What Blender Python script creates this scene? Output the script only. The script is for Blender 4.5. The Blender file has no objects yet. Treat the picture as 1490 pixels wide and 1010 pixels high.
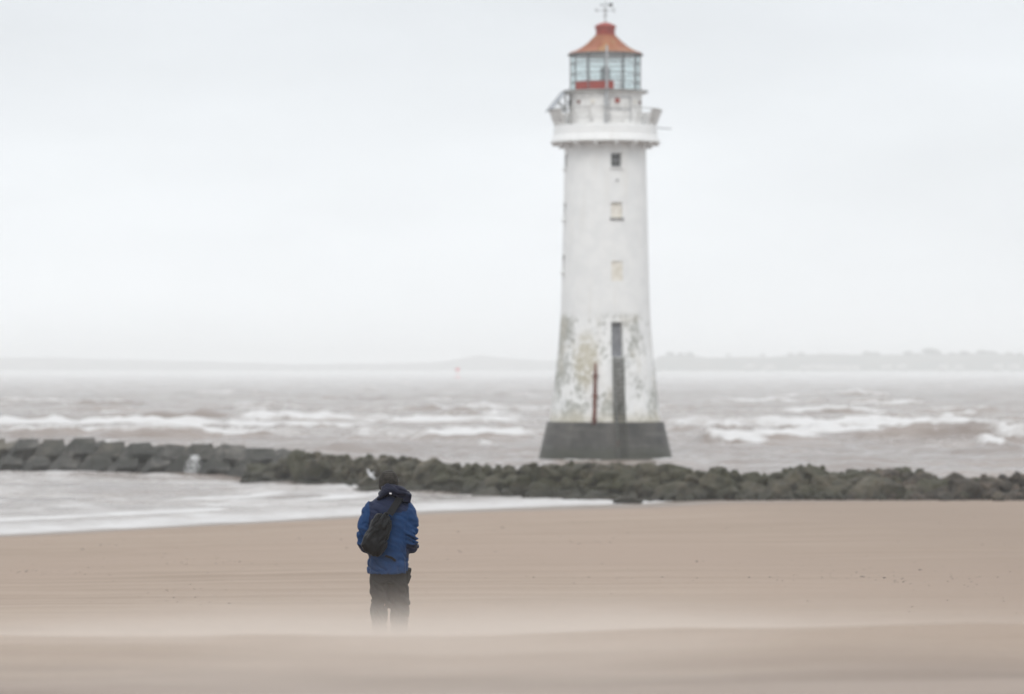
import bpy, bmesh, math, random
import numpy as np
from mathutils import Vector, Matrix, Euler
R = math.radians
rng = random.Random(7)
S = bpy.context.scene
COL = S.collection

# ------------------------------------------------------------------ camera, sky, sun, exposure
CAM_Z = 6.0
FPX = 5587.0           # focal length in pixels of the 1490 px wide photograph
cam = bpy.data.cameras.new('camera'); camo = bpy.data.objects.new('camera', cam); COL.objects.link(camo)
camo.location = (0, 0, CAM_Z); camo.rotation_euler = (R(90 + 0.338), 0, 0)
cam.lens = 135; cam.sensor_width = 36; cam.clip_start = 0.1; cam.clip_end = 30000
cam.dof.use_dof = True; cam.dof.focus_distance = 37.2; cam.dof.aperture_fstop = 2.6
S.camera = camo

SUN_EL, SUN_AZ = 48, 186     # compass style: the sun stands behind the camera, a little to the left
w = bpy.data.worlds.new('World'); S.world = w; w.use_nodes = True
nt = w.node_tree; nt.nodes.clear(); N = nt.nodes.new; L = nt.links.new
out = N('ShaderNodeOutputWorld'); bg = N('ShaderNodeBackground'); bg.inputs['Strength'].default_value = 0.1
sky = N('ShaderNodeTexSky'); sky.sky_type = 'NISHITA'; sky.sun_disc = False
sky.sun_elevation = R(SUN_EL); sky.sun_rotation = R(SUN_AZ); sky.dust_density = 4
tc = N('ShaderNodeTexCoord'); sep = N('ShaderNodeSeparateXYZ'); L(tc.outputs['Generated'], sep.inputs[0])
ramp = N('ShaderNodeValToRGB'); L(sep.outputs['Z'], ramp.inputs[0])
cr = ramp.color_ramp; cr.elements[0].position = 0.0; cr.elements[0].color = (1, 1, 1, 1)
cr.elements[1].position = 1.0
for p, c in ((0.02, (.955, .985, 1.01, 1)), (0.055, (.90, .935, .965, 1)), (0.105, (.83, .87, .91, 1)), (.35, (1.0, 1.04, 1.08, 1))):   # brighter overhead, as an overcast sky is
    e = cr.elements.new(p); e.color = c
cr.elements[0].color = (.97, .995, 1.015, 1); cr.elements[-1].color = (1.85, 1.92, 1.99, 1)
mp = N('ShaderNodeMapping'); mp.inputs['Scale'].default_value = (5, 5, 16); L(tc.outputs['Generated'], mp.inputs[0])
nz = N('ShaderNodeTexNoise'); nz.inputs['Scale'].default_value = 1.3; nz.inputs['Detail'].default_value = 5; nz.inputs['Roughness'].default_value = .5
L(mp.outputs[0], nz.inputs['Vector'])
mr = N('ShaderNodeMapRange'); mr.inputs[1].default_value = .3; mr.inputs[2].default_value = .7; mr.inputs[3].default_value = 9.3; mr.inputs[4].default_value = 10.6
L(nz.outputs[0], mr.inputs[0])
mul = N('ShaderNodeVectorMath'); mul.operation = 'SCALE'; L(ramp.outputs[0], mul.inputs[0]); L(mr.outputs[0], mul.inputs['Scale'])
hs = N('ShaderNodeHueSaturation'); hs.inputs['Saturation'].default_value = .25; L(sky.outputs[0], hs.inputs['Color'])
mx = N('ShaderNodeMix'); mx.data_type = 'RGBA'; mx.inputs[0].default_value = .93
L(hs.outputs[0], mx.inputs[6]); L(mul.outputs[0], mx.inputs[7]); L(mx.outputs[2], bg.inputs[0]); L(bg.outputs[0], out.inputs[0])

sun = bpy.data.lights.new('sun', 'SUN'); suno = bpy.data.objects.new('sun', sun); COL.objects.link(suno)
sun.energy = 1.0; sun.angle = R(25); sun.color = (1, .965, .92)
az = R(SUN_AZ); sd = Vector((math.sin(az) * math.cos(R(SUN_EL)), math.cos(az) * math.cos(R(SUN_EL)), math.sin(R(SUN_EL))))
suno.rotation_euler = sd.to_track_quat('Z', 'Y').to_euler()
vs = S.view_settings; vs.view_transform = 'Standard'; vs.look = 'None'; vs.exposure = 0.04; vs.gamma = 1.0; vs.use_curve_mapping = False
S.render.engine = 'CYCLES'
cy = S.cycles; cy.use_denoising = True; cy.max_bounces = 6; cy.volume_bounces = 4; cy.transparent_max_bounces = 12
cy.use_adaptive_sampling = True; cy.adaptive_threshold = .01
cy.caustics_reflective = False; cy.caustics_refractive = False
HAZE_DENSITY = 0.00030

# ------------------------------------------------------------------ noise
def _h(ix, iy, iz, seed):
    n = (ix * 374761393 + iy * 668265263 + iz * 2147483647 + seed * 1274126177) & 0xffffffff
    n = ((n ^ (n >> 13)) * 1274126177) & 0xffffffff
    n = ((n ^ (n >> 16)) * 2246822519) & 0xffffffff
    return ((n ^ (n >> 15)) & 0xffff) / 65535.0
def vn(x, y, z=None, seed=0):
    """value noise 0..1 on numpy arrays"""
    x = np.asarray(x, float); y = np.asarray(y, float); z = np.zeros_like(x) if z is None else np.asarray(z, float)
    ix, iy, iz = np.floor(x).astype(np.int64), np.floor(y).astype(np.int64), np.floor(z).astype(np.int64)
    f = [a - np.floor(a) for a in (x, y, z)]
    u, v, t = [a * a * a * (a * (a * 6 - 15) + 10) for a in f]
    r = 0
    for dz in ((0, 1) if np.any(z) else (0,)):
        wz = t if dz else 1 - t
        for dy in (0, 1):
            wy = v if dy else 1 - v
            r = r + wz * wy * ((1 - u) * _h(ix, iy + dy, iz + dz, seed) + u * _h(ix + 1, iy + dy, iz + dz, seed))
    return r
def fbm(x, y, z=None, o=4, seed=0, g=.5):
    r, a, s = 0, 1, 0
    for i in range(o):
        k = 2.03 ** i
        r = r + a * vn(np.asarray(x) * k + i * 17.3, np.asarray(y) * k - i * 9.1, None if z is None else np.asarray(z) * k + i * 3.7, seed + i)
        s += a; a *= g
    return r / s
def sm(a, b, x):
    t = np.clip((np.asarray(x, float) - a) / (b - a), 0, 1); return t * t * (3 - 2 * t)

# ------------------------------------------------------------------ mesh helpers
def mesh_obj(name, V, F, mats=(), parent=None, smooth=False, midx=None):
    me = bpy.data.meshes.new(name); me.from_pydata([tuple(v) for v in V], [], [tuple(f) for f in F])
    for m in (mats if isinstance(mats, (list, tuple)) else [mats]): me.materials.append(m)
    if midx is not None: me.polygons.foreach_set('material_index', midx)
    if smooth: me.polygons.foreach_set('use_smooth', [True] * len(me.polygons))
    o = bpy.data.objects.new(name, me); COL.objects.link(o)
    if parent: o.parent = parent
    return o
def grid_obj(name, X, Y, Z, mat, attrs=None, smooth=True):
    nr, nc = X.shape
    V = np.stack([X, Y, Z], -1).reshape(-1, 3).astype(np.float32)
    i = (np.arange(nr - 1)[:, None] * nc + np.arange(nc - 1)[None]).ravel()
    Q = np.stack([i, i + 1, i + nc + 1, i + nc], -1).astype(np.int32)
    me = bpy.data.meshes.new(name); me.vertices.add(len(V)); me.vertices.foreach_set('co', V.ravel())
    me.loops.add(Q.size); me.loops.foreach_set('vertex_index', Q.ravel())
    me.polygons.add(len(Q)); me.polygons.foreach_set('loop_start', np.arange(len(Q), dtype=np.int32) * 4)
    me.polygons.foreach_set('use_smooth', np.ones(len(Q), bool) if smooth else np.zeros(len(Q), bool))
    me.update(calc_edges=True); me.materials.append(mat)
    for k, a in (attrs or {}).items():
        t = me.attributes.new(k, 'FLOAT', 'POINT'); t.data.foreach_set('value', a.ravel().astype(np.float32))
    o = bpy.data.objects.new(name, me); COL.objects.link(o); return o
class MB:
    def __init__(s): s.V = []; s.F = []; s.M = []; s.m = 0
    def add(s, V, F):
        b = len(s.V); s.V += [tuple(v) for v in V]; s.F += [tuple(b + i for i in f) for f in F]; s.M += [s.m] * len(F); return s
    def box(s, c, d, rot=None):
        x, y, z = [a / 2 for a in d]
        V = [Vector(p) for p in ((-x, -y, -z), (x, -y, -z), (x, y, -z), (-x, y, -z), (-x, -y, z), (x, -y, z), (x, y, z), (-x, y, z))]
        m = Euler(rot).to_matrix() if rot is not None else Matrix.Identity(3)
        return s.add([m @ v + Vector(c) for v in V], [(3, 2, 1, 0), (4, 5, 6, 7), (0, 1, 5, 4), (1, 2, 6, 5), (2, 3, 7, 6), (3, 0, 4, 7)])
    def tube(s, P, r, n=8, cap=True, up=None):
        """rounded tube through P; r scalar or per point, or (rx, ry) pairs"""
        P = [Vector(p) for p in P]; rs = list(r) if isinstance(r, (list, tuple)) else [r] * len(P)
        V = []; F = []; ref = None
        for i, p in enumerate(P):
            d = (P[min(i + 1, len(P) - 1)] - P[max(i - 1, 0)]).normalized()
            if ref is None:
                ref = Vector(up) if up else (Vector((0, 0, 1)) if abs(d.z) < .9 else Vector((0, 1, 0)))
            a = (ref - d * ref.dot(d)).normalized(); ref = a; b = d.cross(a)
            ra, rb = rs[i] if isinstance(rs[i], (tuple, list)) else (rs[i], rs[i])
            for k in range(n):
                t = 2 * math.pi * k / n; V.append(p + a * (ra * math.cos(t)) + b * (rb * math.sin(t)))
        for i in range(len(P) - 1):
            for k in range(n):
                k2 = (k + 1) % n; F.append((i * n + k, i * n + k2, (i + 1) * n + k2, (i + 1) * n + k))
        if cap: F.append(tuple(range(n - 1, -1, -1))); F.append(tuple((len(P) - 1) * n + k for k in range(n)))
        return s.add(V, F)
    def lathe(s, prof, n=64, c=(0, 0, 0), a0=0.0):
        V = []; F = []
        for r, z in prof:
            for k in range(n):
                t = a0 + 2 * math.pi * k / n; V.append((c[0] + r * math.sin(t), c[1] - r * math.cos(t), c[2] + z))
        for i in range(len(prof) - 1):
            for k in range(n):
                k2 = (k + 1) % n; F.append((i * n + k, i * n + k2, (i + 1) * n + k2, (i + 1) * n + k))
        return s.add(V, F)
    def ell(s, c, r, nu=14, nv=9, rot=None):
        m = Euler(rot).to_matrix() if rot is not None else Matrix.Identity(3); V = []; F = []
        for j in range(1, nv):
            p = math.pi * j / nv
            for i in range(nu):
                t = 2 * math.pi * i / nu
                V.append(m @ Vector((r[0] * math.sin(p) * math.cos(t), r[1] * math.sin(p) * math.sin(t), -r[2] * math.cos(p))) + Vector(c))
        b = len(V); V.append(m @ Vector((0, 0, -r[2])) + Vector(c)); V.append(m @ Vector((0, 0, r[2])) + Vector(c))
        for j in range(nv - 2):
            for i in range(nu):
                i2 = (i + 1) % nu; F.append((j * nu + i, j * nu + i2, (j + 1) * nu + i2, (j + 1) * nu + i))
        for i in range(nu):
            i2 = (i + 1) % nu; F.append((b, i2, i)); F.append((b + 1, (nv - 2) * nu + i, (nv - 2) * nu + i2))
        return s.add(V, F)
    def sections(s, secs, n=28):
        """closed loft of horizontal ellipses (z, cx, cy, rx, ry)"""
        V = []; F = []
        for z, cx, cy_, rx, ry in secs:
            for k in range(n):
                t = 2 * math.pi * k / n; c, q = math.cos(t), math.sin(t)
                e = .85
                V.append((cx + rx * math.copysign(abs(c) ** e, c), cy_ + ry * math.copysign(abs(q) ** e, q), z))
        for i in range(len(secs) - 1):
            for k in range(n):
                k2 = (k + 1) % n; F.append((i * n + k, i * n + k2, (i + 1) * n + k2, (i + 1) * n + k))
        F.append(tuple(range(n - 1, -1, -1))); F.append(tuple((len(secs) - 1) * n + k for k in range(n)))
        return s.add(V, F)
    def build(s, name, mats, parent=None, smooth=False):
        return mesh_obj(name, s.V, s.F, mats, parent, smooth, s.M)
def remeshed(mb, name, mats, parent, voxel=.012, smooth=4, disp=None):
    """one continuous skin over overlapping shells, then folds pushed in by disp(co, normal)"""
    o = mb.build(name, [], None)
    r = o.modifiers.new('r', 'REMESH'); r.mode = 'VOXEL'; r.voxel_size = voxel
    q = o.modifiers.new('s', 'SMOOTH'); q.iterations = smooth; q.factor = .5
    dg = bpy.context.evaluated_depsgraph_get(); me = bpy.data.meshes.new_from_object(o.evaluated_get(dg))
    old = o.data; o.modifiers.clear(); o.data = me; bpy.data.meshes.remove(old); me.name = name
    n = len(me.vertices); co = np.empty(n * 3, np.float32); me.vertices.foreach_get('co', co); co = co.reshape(-1, 3).astype(float)
    if disp:
        no = np.empty(n * 3, np.float32); me.vertex_normals.foreach_get('vector', no); no = no.reshape(-1, 3)
        co = co + no * disp(co, no)[:, None]; me.vertices.foreach_set('co', co.astype(np.float32).ravel())
    for m in (mats if isinstance(mats, (list, tuple)) else [mats]): me.materials.append(m)
    me.polygons.foreach_set('use_smooth', [True] * len(me.polygons)); me.update()
    if parent: o.parent = parent
    return o
def tag(o, label=None, cat=None, group=None, kind=None):
    if label: o['label'] = label
    if cat: o['category'] = cat
    if group: o['group'] = group
    if kind: o['kind'] = kind
    return o
def empty(name, loc, label=None, cat=None, group=None, rz=0):
    o = bpy.data.objects.new(name, None); COL.objects.link(o); o.location = loc; o.rotation_euler = (0, 0, rz); o.empty_display_size = .2
    return tag(o, label, cat, group)
def link_copy(src, name, parent=None):
    o = src.copy(); o.name = name; COL.objects.link(o); o.parent = parent; return o

# ------------------------------------------------------------------ materials
class Mat:
    def __init__(s, name, rough=.7, spec=.3, metal=0):
        s.m = bpy.data.materials.new(name); s.m.use_nodes = True; s.t = s.m.node_tree; s.p = s.t.nodes['Principled BSDF']
        s.p.inputs['Roughness'].default_value = rough; s.p.inputs['Specular IOR Level'].default_value = spec; s.p.inputs['Metallic'].default_value = metal
    def n(s, k): return s.t.nodes.new('ShaderNode' + k)
    def l(s, a, b): s.t.links.new(a, b)
    def coord(s, scale=(1, 1, 1), obj=True):
        c = s.n('TexCoord') if obj else s.n('NewGeometry'); mpn = s.n('Mapping'); mpn.inputs['Scale'].default_value = scale
        s.l(c.outputs['Object' if obj else 'Position'], mpn.inputs[0]); return mpn.outputs[0]
    def noise(s, scale, detail=4, rough=.5, vec=None):
        q = s.n('TexNoise'); q.inputs['Scale'].default_value = scale; q.inputs['Detail'].default_value = detail; q.inputs['Roughness'].default_value = rough
        if vec is not None: s.l(vec, q.inputs['Vector'])
        return q.outputs[0]
    def rng(s, v, a, b, c=0., d=1.):
        q = s.n('MapRange'); q.interpolation_type = 'SMOOTHSTEP'
        for i, x in enumerate((a, b, c, d)): q.inputs[i + 1].default_value = x
        s.l(v, q.inputs[0]); return q.outputs[0]
    def math(s, op, a, b=None):
        q = s.n('Math'); q.operation = op
        for i, x in enumerate((a, b)):
            if x is None: continue
            if isinstance(x, (int, float)): q.inputs[i].default_value = x
            else: s.l(x, q.inputs[i])
        return q.outputs[0]
    def mix(s, f, a, b):
        q = s.n('Mix'); q.data_type = 'RGBA'
        for i, x in ((0, f), (6, a), (7, b)):
            if isinstance(x, (int, float)): q.inputs[i].default_value = x
            elif isinstance(x, tuple): q.inputs[i].default_value = x + (1,)
            else: s.l(x, q.inputs[i])
        return q.outputs[2]
    def base(s, c):
        if isinstance(c, tuple): s.p.inputs['Base Color'].default_value = c + (1,)
        else: s.l(c, s.p.inputs['Base Color'])
        return s
    def bump(s, h, strength=.4, dist=.02):
        b = s.n('Bump'); b.inputs['Strength'].default_value = strength; b.inputs['Distance'].default_value = dist
        s.l(h, b.inputs['Height']); s.l(b.outputs[0], s.p.inputs['Normal']); return s
    def xyz(s, obj=True):
        q = s.n('SeparateXYZ'); s.l(s.coord((1, 1, 1), obj), q.inputs[0]); return q.outputs
def simple(name, a, b=None, scale=3, rough=.7, spec=.3, bump=.3, dist=.01, metal=0, detail=5):
    m = Mat(name, rough, spec, metal); v = m.noise(scale, detail, .6, m.coord())
    m.base(m.mix(m.rng(v, .35, .65), a, b or a)); m.bump(v, bump, dist); return m.m

# sand ------------------------------------------------------------------------
m = Mat('sand', .9, .15)
geo = m.coord((1, 1, 1), False); px, py, pz = m.xyz(False)
big = m.noise(.05, 4, .55, m.coord((1, .35, 1), False))
streak = m.noise(1.0, 5, .6, m.coord((.10, .9, 1), False))
grain = m.noise(14, 4, .7, geo)
fine = m.noise(3, 5, .7, m.coord((.5, 1, 1), False))
dry = m.mix(m.rng(streak, .3, .7), (.228, .173, .132), (.316, .249, .197))
dry = m.mix(m.rng(big, .4, .65), dry, (.28, .215, .170))
dry = m.mix(m.rng(grain, .35, .75, 0, .35), dry, (.20, .155, .125))
dry = m.mix(m.rng(fine, .60, .76, 0, .6), dry, (.18, .142, .115))
near = m.rng(m.math('ADD', py, m.math('MULTIPLY', fine, 1.2)), 19.2, 15.6)                    # greyer, paler drift sand on the dune top
dry = m.mix(near, dry, m.mix(m.rng(m.noise(1, 4, .6, m.coord((.25, 3.0, 1), False)), .35, .65), (.185, .148, .124), (.270, .220, .187)))
damp_vignette = m.math('MULTIPLY', m.rng(m.math('ADD', px, m.math('MULTIPLY', big, 6)), 5, 17), .6)  # moist sand by the rocks plus vignette darkening painted into the colour
dry = m.mix(m.math('MULTIPLY', damp_vignette, m.rng(py, 30, 44)), dry, (.215, .165, .130))
wet = m.rng(m.math('ADD', pz, m.math('MULTIPLY', big, -.3)), .30, -.05)
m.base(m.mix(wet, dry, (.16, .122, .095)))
rg = m.n('Mix'); m.l(wet, rg.inputs[0]); rg.inputs[2].default_value = .92; rg.inputs[3].default_value = .35; m.l(rg.outputs[0], m.p.inputs['Roughness'])
m.bump(m.math('ADD', fine, m.math('MULTIPLY', grain, .4)), .5, .03)
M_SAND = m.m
# sea ---------------------------------------------------------------------------
m = Mat('sea_water', .16, .5); m.p.inputs['IOR'].default_value = 1.33
at = m.n('Attribute'); at.attribute_name = 'foam'
cv = m.coord((.55, 1, 1), False)
brk = m.noise(.8, 6, .7, cv); brk2 = m.noise(.13, 4, .6, m.coord((.5, 1, 1), False)); lace = m.noise(3.2, 5, .7, cv)
tot = m.math('ADD', at.outputs['Fac'], m.math('MULTIPLY', m.math('SUBTRACT', m.math('ADD', m.math('MULTIPLY', brk, .65), m.math('MULTIPLY', lace, .35)), .5), 1.5))
foam = m.rng(tot, .33, .84)
wcol = m.mix(m.rng(brk2, .35, .65), (.138, .108, .090), (.195, .158, .134))
m.base(m.mix(foam, wcol, (.49, .48, .474)))
rg = m.n('Mix'); m.l(foam, rg.inputs[0]); rg.inputs[2].default_value = .2; rg.inputs[3].default_value = .75; m.l(rg.outputs[0], m.p.inputs['Roughness'])
m.bump(m.math('ADD', lace, m.math('MULTIPLY', brk, 1.5)), .22, .10)
M_SEA = m.m
M_SPRAY = simple('spray_droplets', (.85, .86, .87), rough=.5, bump=0)
# rocks -------------------------------------------------------------------------
def rock_mat(name, c0, c1, weed, weed_amt):
    m = Mat(name, .75, .35); oi = m.n('ObjectInfo'); v = m.noise(1.7, 6, .65, m.coord((1, 1, 1), False)); v2 = m.noise(.45, 4, .6, m.coord((1, 1, 1), False)); v3 = m.noise(7, 4, .7, m.coord((1, 1, 1), False))
    c = m.mix(m.rng(v, .3, .7), c0, c1)
    c = m.mix(m.math('MULTIPLY', oi.outputs['Random'], .45), c, (.03, .028, .025)); c = m.mix(m.rng(oi.outputs['Random'], .72, .95, 0, .6), c, (.14, .12, .085))
    wd = m.rng(m.math('ADD', v2, m.math('MULTIPLY', m.math('SUBTRACT', v3, .5), .35)), .5 - weed_amt * .3, .62)
    c = m.mix(wd, c, m.mix(m.rng(v3, .3, .7), weed, tuple(a * .5 for a in weed)))
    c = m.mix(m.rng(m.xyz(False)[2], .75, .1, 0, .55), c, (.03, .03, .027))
    m.base(c); m.bump(m.math('ADD', v, m.math('MULTIPLY', v3, .6)), 1.0, .16); return m.m
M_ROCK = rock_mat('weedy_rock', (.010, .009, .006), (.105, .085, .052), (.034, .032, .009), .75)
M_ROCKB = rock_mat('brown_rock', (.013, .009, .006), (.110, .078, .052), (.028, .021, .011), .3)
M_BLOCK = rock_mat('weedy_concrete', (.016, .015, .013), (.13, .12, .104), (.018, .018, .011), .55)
# lighthouse paint ----------------------------------------------------------------
def white_paint(name, tower=False):
    m = Mat(name, .55, .3); x, y, z = m.xyz(); g = m.coord()
    mott = m.noise(1.1, 5, .6, g); col = m.mix(m.rng(mott, .35, .65), (.71, .715, .712), (.76, .762, .755))
    drip = m.noise(1.5, 4, .6, m.coord((1.8, 1.8, .12)))
    col = m.mix(m.rng(drip, .5, .8, 0, .35), col, (.64, .61, .56))
    if tower:
        low = m.rng(z, 9.9, 9.2)
        spk = m.noise(3.4, 6, .72, g); patch = m.noise(.55, 3, .5, m.coord((1, 1, .8)))
        gr = m.math('MULTIPLY', low, m.rng(m.math('ADD', m.math('MULTIPLY', spk, .7), m.math('MULTIPLY', patch, .55)), .585, .72))
        col = m.mix(m.math('MULTIPLY', gr, .8), col, (.25, .255, .22))
        och = m.math('MULTIPLY', low, m.rng(m.noise(.5, 3, .6, m.coord((1, 1, .7))), .52, .68))
        dx = m.math('ADD', x, 1.35); dz = m.math('MULTIPLY', m.math('SUBTRACT', z, 6.6), .45)
        d = m.math('ADD', m.math('MULTIPLY', dx, dx), m.math('MULTIPLY', dz, dz))
        spot = m.math('MULTIPLY', m.rng(d, 1.1, .15), m.rng(spk, .35, .55))
        col = m.mix(m.math('MULTIPLY', och, .3), col, (.52, .47, .37))
        col = m.mix(m.math('MULTIPLY', spot, .75), col, (.40, .36, .25))
        run = m.math('MULTIPLY', m.math('MULTIPLY', m.rng(x, .30, .48), m.rng(x, 1.22, 1.05)), m.math('MULTIPLY', m.rng(z, 7.0, 6.7), m.rng(y, 0, -1)))
        run = m.math('MULTIPLY', run, m.math('ADD', m.rng(z, 6.5, 2.6, .55, .95), m.math('MULTIPLY', m.math('SUBTRACT', spk, .5), 1.2)))
        col = m.mix(run, col, (.09, .09, .075)); tide = m.rng(z, 3.5, 2.5); col = m.mix(m.math('MULTIPLY', tide, .6), col, (.50, .46, .36))
    m.base(col); m.bump(mott, .25, .03); return m.m
M_DIRTY = simple('weathered_white_paint', (.60, .59, .57), (.74, .735, .72), 1.6, .6, .3, .3, .02); M_TOWER = white_paint('tower_white_paint', True); M_WHITE = white_paint('white_paint')
m = Mat('tarred_base', .6, .35); g = m.coord(); v = m.noise(.6, 6, .65, g); vz = m.noise(1, 4, .6, m.coord((1, 1, .15)))
c = m.mix(m.rng(v, .35, .65), (.022, .022, .020), (.066, .062, .056)); c = m.mix(m.rng(vz, .55, .75, 0, .5), c, (.13, .125, .115))
vb = m.noise(1, 4, .6, m.coord((.25, .25, 3.2))); c = m.mix(m.rng(vb, .5, .72, 0, .6), c, (.12, .115, .105)); vk = m.noise(2.2, 6, .75, g); c = m.mix(m.rng(vk, .55, .7, 0, .75), c, (.022, .022, .019))
c = m.mix(m.math('MULTIPLY', m.rng(m.math('ADD', m.xyz()[2], m.math('MULTIPLY', vk, -1.2)), .6, -.1), .75), c, (.03, .033, .02)); m.base(c); m.bump(v, .5, .05); M_BASE = m.m
M_DARK = simple('dark_opening', (.05, .05, .052), (.08, .08, .08), 4, .5)
M_DOOR = simple('grey_door_paint', (.16, .165, .18), (.22, .225, .24), 2.5, .5)
M_BLIND = simple('cream_infill', (.62, .58, .50), (.74, .71, .65), 2.5, .75)
M_RED = simple('red_paint', (.23, .035, .028), (.30, .055, .04), 3, .5)
M_ROOF = Mat('rusty_orange_roof', .65, .3); m = M_ROOF; v = m.noise(1.3, 6, .65, m.coord((1, 1, .35))); v2 = m.noise(.8, 4, .6, m.coord((1.5, 1.5, .2)))
c = m.mix(m.rng(v, .3, .7), (.235, .072, .032), (.30, .108, .05)); c = m.mix(m.rng(v2, .48, .66, 0, .8), c, (.29, .17, .065))
c = m.mix(m.rng(m.noise(3.5, 4, .7, m.coord()), .54, .7, 0, .7), c, (.16, .055, .03)); m.base(c); m.bump(v, .3, .03); M_ROOF = m.m
M_RUST = simple('rusted_iron', (.10, .035, .028), (.17, .06, .04), 6, .8)
M_IRON = simple('weathered_iron', (.10, .105, .11), (.17, .17, .17), 5, .6)
M_GALV = simple('galvanised_steel', (.34, .35, .36), (.46, .47, .48), 6, .45, metal=.3)
m = Mat('weedy_ladder', .7, .3); v = m.noise(5, 5, .7, m.coord()); z = m.xyz()[2]
c = m.mix(m.rng(v, .35, .65), (.20, .20, .185), (.07, .072, .062)); c = m.mix(m.rng(z, 4.6, 2.4), c, m.mix(v, (.035, .037, .03), (.075, .075, .06))); m.base(c); M_LADDER = m.m
M_SOLAR = simple('solar_cells', (.05, .06, .09), (.06, .07, .10), 3, .08, .8, 0)
m = bpy.data.materials.new('lantern_glass'); m.use_nodes = True; t = m.node_tree; t.nodes.remove(t.nodes['Principled BSDF'])
tr = t.nodes.new('ShaderNodeBsdfTransparent'); tr.inputs[0].default_value = (.925, .955, .955, 1); gl = t.nodes.new('ShaderNodeBsdfGlossy'); gl.inputs[0].default_value = (.85, .90, .91, 1); gl.inputs['Roughness'].default_value = .06
fr = t.nodes.new('ShaderNodeValue'); fr.outputs[0].default_value = .14; mxs = t.nodes.new('ShaderNodeMixShader')
t.links.new(fr.outputs[0], mxs.inputs[0]); t.links.new(tr.outputs[0], mxs.inputs[1]); t.links.new(gl.outputs[0], mxs.inputs[2]); t.links.new(mxs.outputs[0], t.nodes['Material Output'].inputs[0]); M_GLASS = m
# person ------------------------------------------------------------------------
def cloth(name, a, b, rough=.75, sc=9, weave=220, sheen=.2):
    m = Mat(name, rough, .14); v = m.noise(sc, 4, .6, m.coord()); wv = m.noise(weave, 2, .5, m.coord())
    m.base(m.mix(m.rng(v, .3, .7), a, b)); m.bump(m.math('ADD', wv, m.math('MULTIPLY', v, 2)), .25, .004)
    m.p.inputs['Sheen Weight'].default_value = sheen * .15; return m.m
M_BLUE = cloth('blue_shell_fabric', (.007, .030, .092), (.010, .040, .118), .6)
M_NAVY = cloth('navy_shell_fabric', (.008, .013, .036), (.011, .017, .046), .6)
M_NAVYD = cloth('dark_navy_hood_fabric', (.006, .007, .018), (.009, .011, .026), .6)
M_TROU = cloth('charcoal_trouser_fabric', (.011, .0105, .0105), (.020, .019, .018), .85)
M_HAT = cloth('brown_grey_knit', (.022, .020, .018), (.045, .041, .036), .95, 30, 130, .4)
M_BAG = cloth('black_nylon', (.006, .006, .0065), (.012, .012, .0125), .5, 12)
M_STRAP = cloth('black_webbing', (.008, .008, .009), (.013, .013, .014), .8)
M_SKIN = simple('skin', (.42, .24, .17), (.48, .29, .21), 20, .55, .4, .05)
M_BOOT = simple('dark_leather', (.02, .016, .013), (.035, .028, .022), 10, .5)
M_TAGW = simple('pale_logo_print', (.6, .6, .62), rough=.6, bump=0)
M_GULL = simple('white_feathers', (.50, .51, .53), (.6, .6, .61), 8, .7, bump=.1)
M_GULLG = simple('grey_feathers', (.42, .44, .47), (.5, .52, .54), 8, .7, bump=.1)
M_BEAK = simple('yellow_beak', (.6, .4, .05), rough=.5, bump=0)
M_PEB = simple('dark_pebbles', (.05, .045, .04), (.12, .10, .085), 9, .7)
M_BUOY = simple('red_buoy_paint', (.55, .03, .05), (.65, .05, .07), 1, .5)
M_LAND = simple('far_hill_ground', (.06, .065, .045), (.11, .10, .07), .02, .95)
M_DUNE = simple('far_dune_sand', (.20, .185, .17), (.15, .145, .13), .03, .95)
M_LEAF = simple('far_tree_leaves', (.035, .045, .022), (.06, .07, .035), .3, .9)
M_BARK = simple('far_tree_bark', (.09, .07, .05), rough=.9)
M_HOUSE = simple('far_house_render', (.60, .57, .52), (.66, .64, .6), .3, .8)
M_HROOF = simple('far_slate_roof', (.10, .095, .095), (.14, .12, .11), .4, .8)
M_PANE = simple('far_window_pane', (.04, .045, .05), rough=.1, bump=0)

# ------------------------------------------------------------------ terrain
def px2w(px, py, z=0.0):
    D = (CAM_Z - z) * FPX / (py - 538.0); return (px - 745.0) / FPX * D, D
SH = np.array([px2w(*p) for p in ((-500, 800), (0, 778), (200, 768), (400, 757), (600, 745), (745, 738), (930, 733))])
SHX = np.append(SH[:, 0], [9, 60, 400]); SHD = np.append(SH[:, 1], [178, 192, 260])
NP_ = np.array([(-60, 4.75), (13, 4.70), (18, 4.69), (19.4, 4.665), (20.5, 4.57), (22, 4.40), (24, 4.12), (27, 3.72), (30, 3.46), (33, 3.33), (37, 3.28)])
def ground_z(X, D):
    X = np.asarray(X, float); D = np.asarray(D, float)
    Ds = np.interp(X, SHX, SHD) + .9 * (fbm(X / 3.3, X * 0 + 4, o=3, seed=5) - .5)
    near = np.interp(D, NP_[:, 0], NP_[:, 1]) + sm(24, 18, D) * (sm(-.6, 2.2, X) * .05 + .11 * (fbm(X / 1.9, D / 2.2, seed=3) - .5))
    t = (D - 37) / (Ds - 37)
    far = 3.28 * (1 - t) + .35 * np.sin(np.pi * np.clip(t, 0, 1)) * -.25
    far = np.where(D > Ds, -.022 * (D - Ds), far); far = np.maximum(far, -2.2)
    z = np.where(D < 37, near, far)
    dryness = sm(.05, .5, z)
    z = z + dryness * (.10 * (fbm(X / 9, D / 6, seed=11) - .5) * sm(30, 45, D) + .035 * (fbm(X / 1.1, D / .8, seed=12) - .5) * sm(22, 40, D))
    return z
def fan(rows, nc, half, extra):
    rows = np.asarray(rows); u = np.linspace(-1, 1, nc); u = .75 * u + .25 * u ** 3
    wdt = half * np.maximum(rows, 0) + extra
    return u[None] * wdt[:, None], np.repeat(rows[:, None], nc, 1)
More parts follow.
